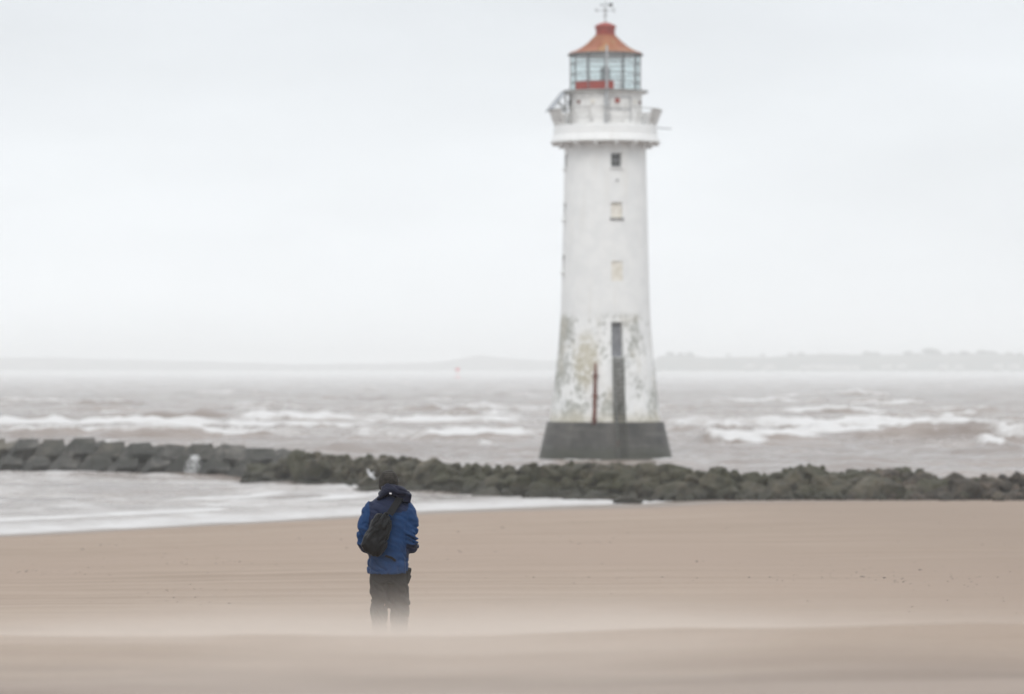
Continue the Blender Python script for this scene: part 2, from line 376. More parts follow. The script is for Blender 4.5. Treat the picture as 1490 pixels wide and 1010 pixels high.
def rowset(a, b, f):
    r = [a]
    while r[-1] < b: r.append(r[-1] + f(r[-1]))
    return r
rows = rowset(-50, 7300, lambda d: 4 if d < 8 else .2 if d < 40 else .4 + (d - 40) * .004 if d < 240 else 4 + (d - 240) * .12)
X, D = fan(rows, 230, .34, 30)
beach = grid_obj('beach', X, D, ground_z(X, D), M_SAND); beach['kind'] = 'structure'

# ------------------------------------------------------------------ sea
rows = rowset(132, 7000, lambda d: .33 if d < 420 else .33 + (d - 420) * .0026)
X, D = fan(rows, 400, .185, 9)
# (px of crest centre, crest py, half width px, height m, foam behind m, foam in front, foam strength, tilt)
CREST = [(245, 610, 145, 1.0, 0, 0, .2, .01), (430, 613, 130, .6, 60, 1.5, .95, -.03), (640, 616, 170, .4, 60, 2, .9, .0), (130, 622, 260, .4, 40, 2, .95, 0),
         (350, 624, 200, .35, 40, 1.5, .8, .01), (200, 641, 300, .5, 60, 0, .8, .03), (690, 643, 110, .8, 90, 0, 1.0, -.05), (560, 640, 80, .5, 40, 2, .8, 0),
         (1365, 644, 150, .85, 80, 0, 1.0, .03), (1180, 640, 120, .5, 55, 1, .95, 0), (1070, 643, 75, .5, 25, 3, 1.0, .05), (1300, 622, 260, .4, 60, 2, .85, .0),
         (1040, 617, 120, .4, 50, 2, .7, 0), (1420, 660, 120, .35, 6, 0, .4, 0), (1150, 664, 160, .3, 8, 0, .4, 0), (80, 602, 120, .4, 20, 0, .5, 0), (700, 598, 200, .4, 25, 1, .6, 0)]
r2 = random.Random(21)
for i in range(40):
    CREST.append((r2.uniform(-300, 1790), 548 + 52 * r2.random() ** .8, r2.uniform(30, 110), r2.uniform(.3, .75), r2.uniform(5, 30), 1, r2.uniform(.35, .8), r2.uniform(-.06, .06)))
for i in range(60):
    CREST.append((r2.uniform(-200, 1690), 590 + 66 * r2.random(), r2.uniform(25, 95), r2.uniform(.28, .62), r2.uniform(4, 22), r2.choice((0, 0, 1)), r2.uniform(.3, 1.0), r2.uniform(-.10, .10)))
def sea_fields(X, D):
    Ds = np.interp(X, SHX, SHD)
    bw = np.interp(X, [-50, -30, -12, 0, 6, 24], [232, 226, 208, 184, 178, 172])       # the breakwater's line
    outside = sm(-2, 14, D - bw); lag = sm(7, 42, D - Ds) * .55
    amp = np.maximum(outside, lag) * np.where(D < 520, 1, 1 + .15 * sm(520, 900, D))
    wx = X + 10 * (fbm(X / 30, D / 30, seed=31) - .5); wd = D + 12 * (fbm(X / 38, D / 26, seed=32) - .5)
    z = 0
    for lam, a, dirx, ph in ((31, .16, .10, 0), (22, .13, -.16, 1.3), (13.5, .085, .28, 2.2), (8.2, .05, -.38, .4), (5.1, .03, .5, 4.)):
        g = .35 + 1.3 * vn(X / (lam * 2.2), D / (lam * 1.6), seed=int(lam * 10))
        s = np.sin(2 * np.pi * (wd + dirx * wx) / lam + ph); z = z + a * g * (s + .3 * s * np.abs(s))
    chop = .36 * (fbm(X / 3.4, D / 1.9, o=4, seed=40) - .5)
    chop = chop + .26 * (fbm(X / 1.3, D / 1.5, o=3, seed=41) - .5)
    z = amp * (z + chop)
    foam = np.zeros_like(z); wob = 5 * (fbm(X / 14, X * 0 + 1.7, o=3, seed=51) - .5)
    Zf, FOf, Xf, Df, wobf = z, foam, X, D, wob
    for i, (cx, cpy, hw, h, fb, ff, fs, tl) in enumerate(CREST):
        x0, d0 = px2w(cx, cpy); hwm = hw / FPX * d0; rw = np.abs(Df[:, 0] - d0) < fb + 30 + abs(tl) * hwm * 1.6
        a, b_ = np.argmax(rw), len(rw) - np.argmax(rw[::-1]); X, D, wob, z, foam = Xf[a:b_], Df[a:b_], wobf[a:b_], Zf[a:b_], FOf[a:b_]
        u = (X - x0) / hwm; mk = np.abs(u) < 1.6
        env = np.clip(1 - np.abs(u) ** 2.6, 0, 1) * (.35 + .65 * vn(X / (hwm * .22), X * 0 + i * 3.1, seed=60) + .55 * vn(X / 1.7, D / 6 + i * 3.1, seed=62))
        wv = D - (d0 + tl * (X - x0) + wob + 2.2 * (vn(X / 7, X * 0 + i, seed=61) - .5))
        front = np.exp(-np.clip(-wv, 0, 99) ** 2 / (.8 + .8 * h) ** 2); back = np.exp(-np.clip(wv, 0, 999) ** 2 / (4.5 + 3 * h) ** 2)
        z += np.where(mk, h * env * np.where(wv < 0, front, back), 0)
        env2 = np.clip(1.15 - np.abs(u) ** 2.2, 0, 1)
        ft = env2 * sm(-ff - .3, .6 if ff == 0 else .1 - ff, wv) * sm(fb + 6, fb * .25, wv) * fs
        np.maximum(foam, np.where(mk, ft, 0), out=foam)
    X, D, z, foam = Xf, Df, Zf, FOf
    lump = fbm(X / 2.6, D / 5.0, o=4, seed=88)                         # broken water is lumpy
    z = z + outside * sm(.25, .8, foam) * 1.25 * np.clip(lump - .38, 0, 1)
    foam = foam * (.50 + .95 * fbm(X / 4.5, D / 13, o=4, seed=89))
    # broken water round the breakwater, thin white wash and painted sky sheen by the sand, streaky lagoon
    foam = np.maximum(foam, .5 * np.exp(-(D - bw - 3.5) ** 2 / 10) * fbm(X / 4, D / 4, seed=70) * 1.5)
    din = D - Ds
    lagoon = (D < bw) * sm(-1, 2, din)
    foam = np.maximum(foam, lagoon * (.14 + .70 * fbm(X / 3.2, D / 3.0, o=5, seed=71)))
    foam = np.maximum(foam, lagoon * .72 * np.exp(-(din / 15) ** 4))  # foam white also paints the sky's reflection on the smooth shallows
    foam = np.maximum(foam, .95 * np.exp(-((din - .5) / .8) ** 2) * (.6 + .6 * vn(X / 2, X * 0, seed=74)))
    for k, (dd, wd_) in enumerate(((16, 3), (27, 4), (37, 3))):
        foam = np.maximum(foam, lagoon * .9 * np.exp(-((din - dd - 3 * (fbm(X / 8, X * 0 + k, seed=77) - .5)) / wd_) ** 2) * sm(.3, .6, fbm(X / 9, X * 0 + k * 5, seed=78)))
    # ring of foam round the lighthouse foot
    rr = np.hypot(X - 6.18, D - 254); foam = np.maximum(foam, .85 * np.exp(-((rr - 5.0) / 1.0) ** 2))
    surf = sm(290, 330, D) * sm(640, 470, D)
    foam = np.maximum(foam, (.34 + .30 * surf) * fbm(X / 40, D / 14, seed=80) * outside)
    return z, foam
Z, FO = sea_fields(X, D)
sea = grid_obj('sea', X, D, Z, M_SEA, {'foam': FO}); sea['kind'] = 'structure'

# ------------------------------------------------------------------ lighthouse
LX, LD = 6.18, 254.0
lh = empty('lighthouse', (LX, LD, 0), 'tall white stone lighthouse with a red and orange lantern roof standing in the sea', 'lighthouse')
PR = [(0, 4.46), (2.55, 3.84), (2.551, 3.70), (4, 3.48), (5.9, 3.30), (7.5, 3.11), (9.55, 2.96), (11.5, 2.90), (13.2, 2.86), (16.8, 2.77), (20.9, 2.68)]
pz_, pr_ = np.array([p[0] for p in PR]), np.array([p[1] for p in PR])
rad = lambda z: float(np.interp(z, pz_, pr_))
TH = R(14.2)
OPEN = [(TH, 19.73, .74, .92, 'window'), (TH, 16.45, .78, 1.02, 'blind'), (TH, 12.45, .78, 1.30, 'fill'), (R(13.2), 7.98, .78, 2.28, 'door'),
        (R(-79), 19.75, .74, .95, 'window'), (R(-79), 16.45, .78, 1.1, 'window'), (R(-79), 13.0, .78, 1.1, 'window')]
ths = set(np.round(np.linspace(-math.pi, math.pi, 97)[:-1], 5)); zs = set(np.round(np.linspace(2.55, 20.9, 56), 4))
for th, zc, w_, h_, _ in OPEN:
    r = rad(zc); ths |= {round(th - w_ / 2 / r, 5), round(th + w_ / 2 / r, 5)}; zs |= {round(zc - h_ / 2, 4), round(zc + h_ / 2, 4)}
ths = sorted(ths); zs = sorted(zs); nT = len(ths)
cyl = lambda th, r, z: (r * math.sin(th), -r * math.cos(th), z)
mb = MB(); V = [cyl(t, rad(z) if z > 2.56 else 3.70, z) for z in zs for t in ths]; F = []
for i in range(len(zs) - 1):
    for k in range(nT):
        k2 = (k + 1) % nT; tm = ths[k] + (((ths[k2] - ths[k]) % (2 * math.pi)) / 2); zm = (zs[i] + zs[i + 1]) / 2
        if any(abs(tm - th) < w_ / 2 / rad(zc) and abs(zm - zc) < h_ / 2 for th, zc, w_, h_, _ in OPEN): continue
        F.append((i * nT + k, i * nT + k2, (i + 1) * nT + k2, (i + 1) * nT + k))
mb.add(V, F)
DEEP = {'window': .45, 'blind': .16, 'fill': .05, 'door': .42}
for th, zc, w_, h_, kd in OPEN:                     # reveals
    hw = w_ / 2 / rad(zc); d = DEEP[kd]
    c = [(th - hw, zc - h_ / 2), (th + hw, zc - h_ / 2), (th + hw, zc + h_ / 2), (th - hw, zc + h_ / 2)]
    o4 = [cyl(t, rad(z), z) for t, z in c]; i4 = [cyl(t, rad(z) - d - .05, z) for t, z in c]
    mb.add(o4 + i4, [(a, a + 4, (a + 1) % 4 + 4, (a + 1) % 4) for a in range(4)])
mb.build('tower', M_TOWER, lh, False)
tw = bpy.data.objects['tower']; tw.data.polygons.foreach_set('use_smooth', [True] * len(tw.data.polygons))
tw.data.set_sharp_from_angle(angle=R(40))
def framed(name, th, zc, w_, h_, d, mat, mframe, bars=True):
    z0, z1 = zc - h_ / 2, zc + h_ / 2; hw = w_ / 2 / rad(zc); q = MB()
    q.add([cyl(t, rad(z) - d, z) for t, z in ((th - hw, z0), (th + hw, z0), (th + hw, z1), (th - hw, z1))] + [cyl(t, rad(z) - d - .06, z) for t, z in ((th - hw, z0), (th + hw, z0), (th + hw, z1), (th - hw, z1))],
          [(0, 1, 2, 3), (7, 6, 5, 4), (0, 4, 5, 1), (1, 5, 6, 2), (2, 6, 7, 3), (3, 7, 4, 0)])
    o = q.build(name, mat, lh)
    if bars:
        f = MB(); r = lambda z: rad(z) - d + .03
        for t in (th - hw * .9, th, th + hw * .9): f.tube([cyl(t, r(z0), z0), cyl(t, r(z1), z1)], .035, 4)
        for z in (z0 + .04, zc, z1 - .04): f.tube([cyl(th - hw, r(z), z), cyl(th + hw, r(z), z)], .03, 4)
        f.build('frame', mframe, o)
    return o
for th, zc, w_, h_, kd in OPEN:
    if kd == 'window':
        framed('window', th, zc, w_, h_, .3, M_DARK, M_GALV)
        s_ = MB(); s_.box((0, 0, 0), (w_ + .16, .2, .09)); o = s_.build('window_sill', M_WHITE, lh); o.location = cyl(th, rad(zc) + .02, zc - h_ / 2 - .05); o.rotation_euler = (0, 0, th)
    elif kd == 'blind':
        tag(framed('blocked_window', th, zc, w_, h_, .14, M_BLIND, None, False), 'blocked up window with a cream infill')
        s_ = MB(); s_.box((0, 0, 0), (w_ + .16, .2, .09)); o = s_.build('window_sill', M_IRON, lh); o.location = cyl(th, rad(zc) + .02, zc - h_ / 2 - .05); o.rotation_euler = (0, 0, th)
    elif kd == 'fill': tag(framed('blocked_window', th, zc, w_, h_, .035, M_BLIND, None, False), 'filled window with a pale brown stain')
    else:
        dr = framed('door', th, zc, w_, h_, .32, M_DOOR, None, False)
        hq = MB(); hq.box(cyl(th + .06, rad(zc) - .28, zc - .1), (.05, .08, .2)); hq.build('handle', M_IRON, dr)
s_ = MB(); s_.box((0, 0, 0), (.12, .10, .12)); o = s_.build('light_fitting', M_IRON, lh); o.location = cyl(R(15), rad(18.4) + .04, 18.4)
# tarred foot, courses of the stone show as slight steps
mb = MB(); prof = [(4.62, -2.6), (4.5, -.2)]
for i in range(5):
    z0 = i * .51 - .0; z1 = z0 + .47; f = lambda z: 4.46 + (3.86 - 4.46) * z / 2.55
    prof += [(f(z0), z0), (f(z1), z1), (f(z1) - .025, z1 + .01), (f(z1) - .025, z1 + .035)]
prof += [(3.86, 2.56), (3.6, 2.58)]
mb.lathe(prof, 96).build('tarred_base', M_BASE, lh)
# ladder under the door, with its rungs
mb = MB(); lt = R(13.2)
for off in (-.33, .33, -.18):
    P = [cyl(lt + off / rad(z), (rad(z) if z > 2.56 else 4.46 - .6 * z / 2.55) + .16, z) for z in (.3, 1.4, 2.5, 2.7, 4, 5.5, 6.85)]
    mb.tube(P, .05 if off != -.18 else .035, 6)
lad = mb.build('ladder', M_LADDER, lh)
rz_ = .55
while rz_ < 6.8:
    r = (rad(rz_) if rz_ > 2.6 else 4.46 - .6 * rz_ / 2.55) + .16; q = MB()
    q.tube([cyl(lt - .33 / r, r, rz_), cyl(lt + .33 / r, r, rz_)], .045, 6).build('rung', M_LADDER, lad); rz_ += .28
# rusty pipe
mb = MB(); pt = math.asin(-.73 / 3.4)
mb.tube([cyl(pt, rad(z) + .14, z) for z in (2.45, 3.2, 4.5, 5.6, 6.45)], [.13, .13, .12, .11, .06], 10)
for z in (2.7, 4.3, 5.6): mb.box(cyl(pt, rad(z) + .09, z), (.34, .2, .12), (0, 0, pt))
mb.build('rusty_pipe', M_RUST, lh, True)
mb = MB(); mb.tube([cyl(R(9.5), (rad(z) if z > 2.56 else 4.46 - .6 * z / 2.55) + .05, z) for z in (.3, 1.3, 2.5, 2.7, 4, 5.5, 6.7)], .035, 6).build('conduit', M_GALV, lh)
mb = MB(); mb.box(cyl(R(9.3), 4.25, 1.2), (.16, .1, .5)); mb.build('rust_plate', M_RUST, lh)
# gallery cornice, brackets, parapet plates
mb = MB(); mb.lathe([(2.60, 20.5), (2.72, 20.55), (2.75, 20.88), (3.45, 20.95), (3.64, 20.98), (3.64, 21.10), (3.52, 21.14), (3.50, 21.35), (3.44, 21.42), (3.40, 22.02), (3.34, 22.08), (2.3, 22.08)], 72)
o = mb.build('gallery', M_WHITE, lh, True); o.data.set_sharp_from_angle(angle=R(30))
q = MB(); q.box((0, .12, 0), (.22, .75, .12)).box((0, .35, -.14), (.18, .3, .2)); br = q.build('bracket', M_WHITE, lh)
for k in range(16):
    t = R(-12 + k * 22.5); o = br if k == 0 else link_copy(br, 'bracket', lh)
    o.location = cyl(t, 3.32, 20.88); o.rotation_euler = (0, 0, t)
NPAR = 20; dth = 2 * math.pi / NPAR
for k in range(NPAR):
    if abs(((k + .5) * dth + math.pi) % (2 * math.pi) - math.pi) < R(46): continue
    t0 = k * dth + .02; t1 = (k + 1) * dth - .02; q = MB(); ins = .05
    lo = [cyl(t0, 3.28, 22.1), cyl(t1, 3.28, 22.1)]; hi = [cyl(t1, 3.70, 23.12), cyl(t0, 3.70, 23.12)]
    lo2 = [cyl(t0, 3.28 - ins, 22.1), cyl(t1, 3.28 - ins, 22.1)]; hi2 = [cyl(t1, 3.70 - ins, 23.12), cyl(t0, 3.70 - ins, 23.12)]
    q.add(lo + hi + lo2 + hi2, [(0, 1, 2, 3), (7, 6, 5, 4), (0, 4, 5, 1), (1, 5, 6, 2), (2, 6, 7, 3), (3, 7, 4, 0)])
    q.build('parapet_panel', M_DIRTY, lh)
q = MB(); q.lathe([(3.68, 23.12), (3.75, 23.12), (3.75, 23.17), (3.68, 23.17), (3.68, 23.12)], 60)
for z, r in ((22.45, 3.43), (22.8, 3.57)): q.lathe([(r - .02, z), (r + .02, z), (r + .02, z + .04), (r - .02, z + .04), (r - .02, z)], 60); q.build('parapet_rail', M_DIRTY, lh)
for k in range(NPAR):
    t = k * dth; q = MB(); q.tube([cyl(t, 3.31, 22.08), cyl(t, 3.73, 23.14)], .035, 5).build('parapet_post', M_DIRTY, lh)
# lantern drum
q = MB(); q.lathe([(2.42, 22.07), (2.42, 24.25), (2.74, 24.27), (2.76, 24.30), (2.76, 24.36), (2.3, 24.38), (2.0, 24.38)], 64); o = q.build('lantern_drum', M_DIRTY, lh, True); o.data.set_sharp_from_angle(angle=R(30))
q = MB(); q.lathe([(2.74, 24.36), (2.84, 24.36), (2.84, 24.41), (2.74, 24.41), (2.74, 24.36)], 48).build('deck_edge', M_IRON, lh)
for th, sz, mt in ((-47, .12, M_RUST), (-21, .13, M_BLIND), (17, .17, M_RED), (52, .12, M_BLIND), (67, .11, M_RUST), (-75, .22, M_DARK)):
    q = MB(); q.tube([(0, .05, 0), (0, -.07, 0)], sz, 12); o = q.build('vent', mt, lh); o.location = cyl(R(th), 2.43, 23.6 if abs(th) != 17 else 23.65); o.rotation_euler = (0, 0, R(th))
q = MB()
for a, b in (((5, 22.3), (5, 23.9)), ((41, 22.3), (41, 23.9)), ((5, 23.9), (41, 23.9)), ((5, 23.1), (41, 23.1))):
    n = 7; q.tube([cyl(R(a[0] + (b[0] - a[0]) * i / n), 2.46, a[1] + (b[1] - a[1]) * i / n) for i in range(n + 1)], .03, 4)
q.build('hatch_frame', M_GALV, lh)
q = MB(); q.tube([cyl(R(-28), 2.47, 23.0), cyl(R(-22), 2.47, 22.3)], .03, 5).tube([cyl(R(-2), 2.47, 22.1), cyl(R(-2), 2.47, 24.2)], .06, 6); q.build('conduit', M_GALV, lh)
# lantern glazing
LZ = [24.40, 24.98, 25.55, 26.24, 26.80]; NG = 12; LR = 2.30
lan = empty('lantern', (0, 0, 0)); lan.parent = lh
bar = MB().tube([(0, -LR, 24.38), (0, -LR, 26.85)], .045, 6).build('glazing_bar', M_IRON, lan)
for k in range(NG):
    o = bar if k == 0 else link_copy(bar, 'glazing_bar', lan); o.rotation_euler = (0, 0, k * 2 * math.pi / NG)
for z in LZ: MB().lathe([(LR - .03, z - .03), (LR + .03, z - .03), (LR + .03, z + .03), (LR - .03, z + .03), (LR - .03, z - .03)], NG).build('glazing_ring', M_IRON, lan)
ch = LR * math.cos(math.pi / NG); hwid = LR * math.sin(math.pi / NG) - .05
for i in range(len(LZ) - 1):
    p = None
    for k in range(NG):
        if i == 0 and k in (10, 11, 0): continue
        if p is None:
            q = MB(); q.box((0, -ch, (LZ[i] + LZ[i + 1]) / 2), (2 * hwid, .012, LZ[i + 1] - LZ[i] - .07)); p = q.build('pane', M_GLASS, lan); o = p
        else: o = link_copy(p, 'pane', lan)
        o.rotation_euler = (0, 0, (k + .5) * 2 * math.pi / NG)
for k in (10, 11, 0):
    q = MB(); q.box((0 if k else -.32, -ch - .01, 24.69), (2 * hwid - (0 if k else .62), .04, .54)); o = q.build('red_panel', M_RED, lan); o.rotation_euler = (0, 0, (k + .5) * 2 * math.pi / NG)
q = MB(); q.lathe([(.28, 24.38), (.28, 25.0), (.34, 25.05), (.34, 25.9), (.22, 26.0), (.1, 26.1)], 16); q.build('lamp', M_IRON, lan, True)
q = MB(); q.lathe([(0, 24.39), (2.0, 24.39)], 32); q.build('lantern_floor', M_GALV, lan)
# roof
roof_prof = [(2.30, 26.78), (2.46, 26.80), (2.46, 26.87), (2.40, 26.93), (2.05, 27.02), (1.68, 27.22), (1.38, 27.42), (1.10, 27.66), (.85, 27.90), (.64, 28.12)]
q = MB(); q.lathe(roof_prof, 48); q.lathe([(2.3, 26.79), (0, 26.95)], 48); rf = q.build('roof', M_ROOF, lh, True); rf.data.set_sharp_from_angle(angle=R(50))
q = MB(); q.lathe([(2.45, 26.76), (2.50, 26.78), (2.50, 26.86), (2.45, 26.88), (2.45, 26.76)], 48); q.build('gutter', M_IRON, rf)
for k in range(12):
    t = R(15 + 30 * k); MB().tube([cyl(t, r + .01, z + .01) for r, z in roof_prof[3:]], .025, 5).build('roof_seam', M_ROOF, rf)
q = MB(); q.lathe([(.62, 28.08), (.64, 28.1), (.64, 28.55), (.70, 28.58), (.70, 28.76), (.62, 28.80), (.35, 28.93), (.10, 28.99), (0, 29.0)], 28); o = q.build('roof_cap', M_RED, lh, True); o.data.set_sharp_from_angle(angle=R(35))
# weather vane
q = MB(); q.tube([(0, 0, 28.95), (0, 0, 29.5), (0, 0, 30.45)], [.06, .045, .03], 6).tube([(-.58, 0, 29.76), (.58, 0, 29.76)], .025, 5).tube([(0, -.58, 29.76), (0, .58, 29.76)], .025, 5)
q.ell((0, 0, 29.45), (.11, .11, .11)); wv_ = q.build('weather_vane', M_GALV, lh)
LET = {'N': [((-1, -1), (-1, 1)), ((-1, 1), (1, -1)), ((1, -1), (1, 1))], 'S': [((1, 1), (-1, 1)), ((-1, 1), (-1, 0)), ((-1, 0), (1, 0)), ((1, 0), (1, -1)), ((1, -1), (-1, -1))],
       'E': [((-1, -1), (-1, 1)), ((-1, 1), (1, 1)), ((-1, 0), (.6, 0)), ((-1, -1), (1, -1))], 'W': [((-1, 1), (-.5, -1)), ((-.5, -1), (0, .4)), ((0, .4), (.5, -1)), ((.5, -1), (1, 1))]}
for ltr, (x, y) in {'E': (.6, 0), 'W': (-.6, 0), 'N': (0, .6), 'S': (0, -.6)}.items():
    q = MB()
    for (a, b), (c, d) in LET[ltr]: q.tube([(x + a * .08, y, 29.8 + b * .11), (x + c * .08, y, 29.8 + d * .11)], .022, 4)
    q.build('compass_letter', M_GALV, wv_)
q = MB(); q.tube([(-.30, 0, 30.14), (.42, 0, 30.14)], .02, 5).box((.36, 0, 30.14), (.26, .03, .22)).ell((.36, 0, 30.14), (.15, .05, .13)); q.tube([(-.2, 0, 30.14), (-.36, 0, 30.14)], [.09, .005], 6); q.build('vane_arrow', M_IRON, wv_)
# front mast, solar panel, aerial
q = MB(); q.tube([(.03, -2.75, 22.1), (.03, -2.72, 24.4), (.03, -2.6, 27.25)], .07, 8); q.box((.03, -2.72, 24.35), (.9, .08, .06)); q.box((.03, -2.72, 23.5), (.5, .06, .05)); q.build('mast', M_GALV, lh)
sp = empty('solar_panel', (-3.22, -.1, 23.78)); sp.parent = lh; sp.rotation_euler = (0, R(-51), R(12))
q = MB(); q.box((0, 0, 0), (1.72, 2.3, .05)); q.build('panel_frame', M_GALV, sp)
for i in range(2):
    for j in range(3): MB().box((-.41 + .82 * i, -.74 + .74 * j, .03), (.78, .70, .012)).build('solar_cell', M_SOLAR, sp)
q = MB()
for y in (-1.0, .8):
    q.tube([(-2.66, y, 24.42), (-2.62, y, 23.0)], .05, 5).tube([(-3.72, y, 23.15), (-2.6, y, 23.2)], .05, 5).tube([(-3.2, y, 23.75), (-2.6, y, 23.2)], .04, 5)
q.tube([(-2.66, -1.0, 24.4), (-2.66, .8, 24.4)], .05, 5); q.build('panel_bracket', M_IRON, lh)
q = MB(); q.tube([(3.38, -.6, 21.95), (4.35, -.6, 21.9)], .03, 5)
for x, l in ((3.75, .5), (3.98, .45), (4.2, .4)): q.tube([(x, -.6 - l / 2, 21.93), (x, -.6 + l / 2, 21.93)], .018, 4)
q.build('aerial', M_IRON, lh)

# ------------------------------------------------------------------ rocks
def rock_mesh(seed, cuts=17, sub=3):
    r = random.Random(seed); bm = bmesh.new(); bmesh.ops.create_icosphere(bm, subdivisions=sub, radius=1)
    co = np.array([v.co[:] for v in bm.verts])
    for _ in range(cuts):
        n = np.array([r.gauss(0, 1) for _ in range(3)]); n /= np.linalg.norm(n); d = r.uniform(.50, .84)
        k = np.maximum(0, co @ n - d); co -= n[None] * k[:, None]
    f = fbm(co[:, 0] * 1.8 + seed * 5, co[:, 1] * 1.8 + 50, co[:, 2] * 1.8 + 9, o=3, seed=seed)
    f2 = fbm(co[:, 0] * 5 + seed, co[:, 1] * 5 + 20, co[:, 2] * 5 + 9, o=2, seed=seed + 1)
    co *= (.84 + .36 * f + .14 * (f2 - .5))[:, None]
    F = [tuple(v.index for v in p.verts) for p in bm.faces]; bm.free(); return co, F
RM = [rock_mesh(100 + i) for i in range(14)]
def rock_data(mat, tagn):
    L_ = []
    for i, (co, F) in enumerate(RM):
        me = bpy.data.meshes.new('rock'); me.from_pydata(co.tolist(), [], F); me.materials.append(mat); L_.append(me)
    return L_
RD_A, RD_B = rock_data(M_ROCK, 'a'), rock_data(M_ROCKB, 'b')
bwX = np.array([-14.2, -12.5, -9.5, -6.5, -3.5, 0, 3.6, 5.8, 9, 14, 22.4, 60]); bwD = np.array([207.5, 204, 197, 190.5, 187, 182, 178.5, 177, 174.5, 173.5, 169.5, 152])
tpx = [395, 440, 478, 500, 545, 575, 605, 640, 670, 700, 745, 790, 820, 870, 900, 950, 1000, 1050, 1100, 1150, 1190, 1225, 1250, 1300, 1345, 1360, 1420, 1490, 1900]
tpy = [676, 658, 659, 664, 664, 663, 667, 671, 674, 678, 679, 672, 672, 676, 674, 676, 681, 683, 690, 683, 680, 685, 683, 683, 682, 691, 694, 690, 690]
def bw_top(x):
    d = float(np.interp(x, bwX, bwD)) + 2.6; px = 745 + x / d * FPX
    return CAM_Z - (float(np.interp(px, tpx, tpy)) - 538) / FPX * d
bwk = empty('rock_breakwater', (4, 176, 0), 'long low breakwater of dark weedy boulders running from the sand to the water', 'breakwater')
OFF = Vector((4, 176, 0))
rr = random.Random(4); extra = MB(); count = 0
x = -14.2
while x < 46:
    d0 = float(np.interp(x, bwX, bwD)); top = bw_top(x)
    for row in range(6):
        v = row / 5.0
        prof = math.sin(min(1, .10 + v * 1.05) * math.pi * .62) if v < .75 else math.sin(math.pi * .55) * (1.15 - .35 * v)
        jx, jd = rr.uniform(-.4, .4), rr.uniform(-.35, .35)
        big = rr.random() ** 2; s = .40 + .58 * big + (.40 if row in (2, 3, 4) and rr.random() < .22 else 0)
        zt = top * min(1.0, prof) * rr.uniform(.86, 1.0)
        gz = float(ground_z(x + jx, d0 + row * .95 + jd)); sc = (s * rr.uniform(.95, 1.5), s * rr.uniform(.85, 1.2), s * rr.uniform(.7, .95))
        zc = max(gz + sc[2] * .25, zt - sc[2] * .78)
        loc = Vector((x + jx, d0 + row * .95 + jd, zc)); rot = (rr.uniform(-.5, .5), rr.uniform(-.5, .5), rr.uniform(0, 6.28))
        bx = 745 + loc.x / loc.y * FPX; brown = sm(1230, 1420, bx + rr.uniform(-120, 120)) > .5
        k = rr.randrange(14)
        if bx < 1560 and count < 296:
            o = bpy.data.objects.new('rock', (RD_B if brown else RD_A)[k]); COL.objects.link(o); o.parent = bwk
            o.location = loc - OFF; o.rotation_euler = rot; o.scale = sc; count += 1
        else:
            mt = Matrix.LocRotScale(loc - OFF, Euler(rot), Vector(sc)); co, F = RM[k]; extra.add([mt @ Vector(c) for c in co], F)
    x += rr.uniform(.72, .92)
# smaller filling stones and toe rubble
RS = [rock_mesh(300 + i, 7, 1) for i in range(6)]
for i in range(1500):
    x = rr.uniform(-14.5, 46); d0 = float(np.interp(x, bwX, bwD)); v = rr.uniform(-.6, 4.8) if i % 6 else rr.uniform(-1.8, -.2); top = bw_top(x)
    h = top * min(1, max(0, math.sin(min(1, .05 + v / 4.7) * math.pi * .62))) * rr.uniform(.75, 1.0)
    s = rr.uniform(.12, .34); z = max(float(ground_z(x, d0 + v)) + s * .2, h - s * .4); co, F = RS[i % 6]
    mt = Matrix.LocRotScale(Vector((x, d0 + v, z)) - OFF, Euler((rr.uniform(0, 6), rr.uniform(0, 6), rr.uniform(0, 6))), Vector((s * 1.2, s, s * .85)))
    extra.m = 1 if sm(1230, 1420, 745 + x / d0 * FPX + rr.uniform(-150, 150)) > .5 else 0
    extra.add([mt @ Vector(c) for c in co], F)
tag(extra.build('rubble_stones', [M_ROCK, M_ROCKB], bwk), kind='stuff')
xs = np.linspace(-14.5, 46, 130); vv = np.linspace(-.2, 6.0, 14)
XX = np.repeat(xs[:, None], 14, 1); d0 = np.interp(XX, bwX, bwD); tops = np.array([bw_top(a) for a in xs])[:, None]
hh = np.minimum(1, np.sin(np.clip(.05 + vv[None] / 5.2, 0, 1) * math.pi * .7)) * tops * .8 - .25 - 1.2 * sm(5, 6, vv)[None]
core = grid_obj('rock_core', XX - 4, d0 + vv[None] - 176, hh + .3 * (fbm(XX * 1.5, d0 + vv[None] * 1.5, seed=9) - .5), M_ROCK, smooth=False); core.parent = bwk
# tilted concrete armour blocks of the left arm
blk = empty('block_breakwater', (-26, 224, 0), 'dark breakwater arm of two rows of tilted concrete blocks in the water', 'breakwater'); BO = Vector((-26, 224, 0))
def block_mesh(seed):
    r = random.Random(seed); bm = bmesh.new(); bmesh.ops.create_cube(bm, size=1)
    for v in bm.verts: v.co = Vector((v.co.x * 1.12 + v.co.z * .85, v.co.y * 1.5, v.co.z * 1.10)) + Vector([r.uniform(-.09, .09) for _ in range(3)])
    bmesh.ops.bevel(bm, geom=list(bm.edges), offset=.04, segments=1, affect='EDGES')
    bmesh.ops.triangulate(bm, faces=list(bm.faces)); bmesh.ops.subdivide_edges(bm, edges=list(bm.edges), cuts=2)
    for v in bm.verts: v.co += Vector([r.uniform(-.03, .03) for _ in range(3)])
    me = bpy.data.meshes.new('armour_block'); bm.to_mesh(me); bm.free(); me.materials.append(M_BLOCK); return me
BM_ = [block_mesh(i) for i in range(10)]
lX = np.array([-80, -45, -30, -16, -11]); lD = np.array([252, 234, 226.5, 215, 209.5]); lT = np.array([1.85, 1.82, 1.74, 1.50, 1.42])
x = -48.0; i = 0
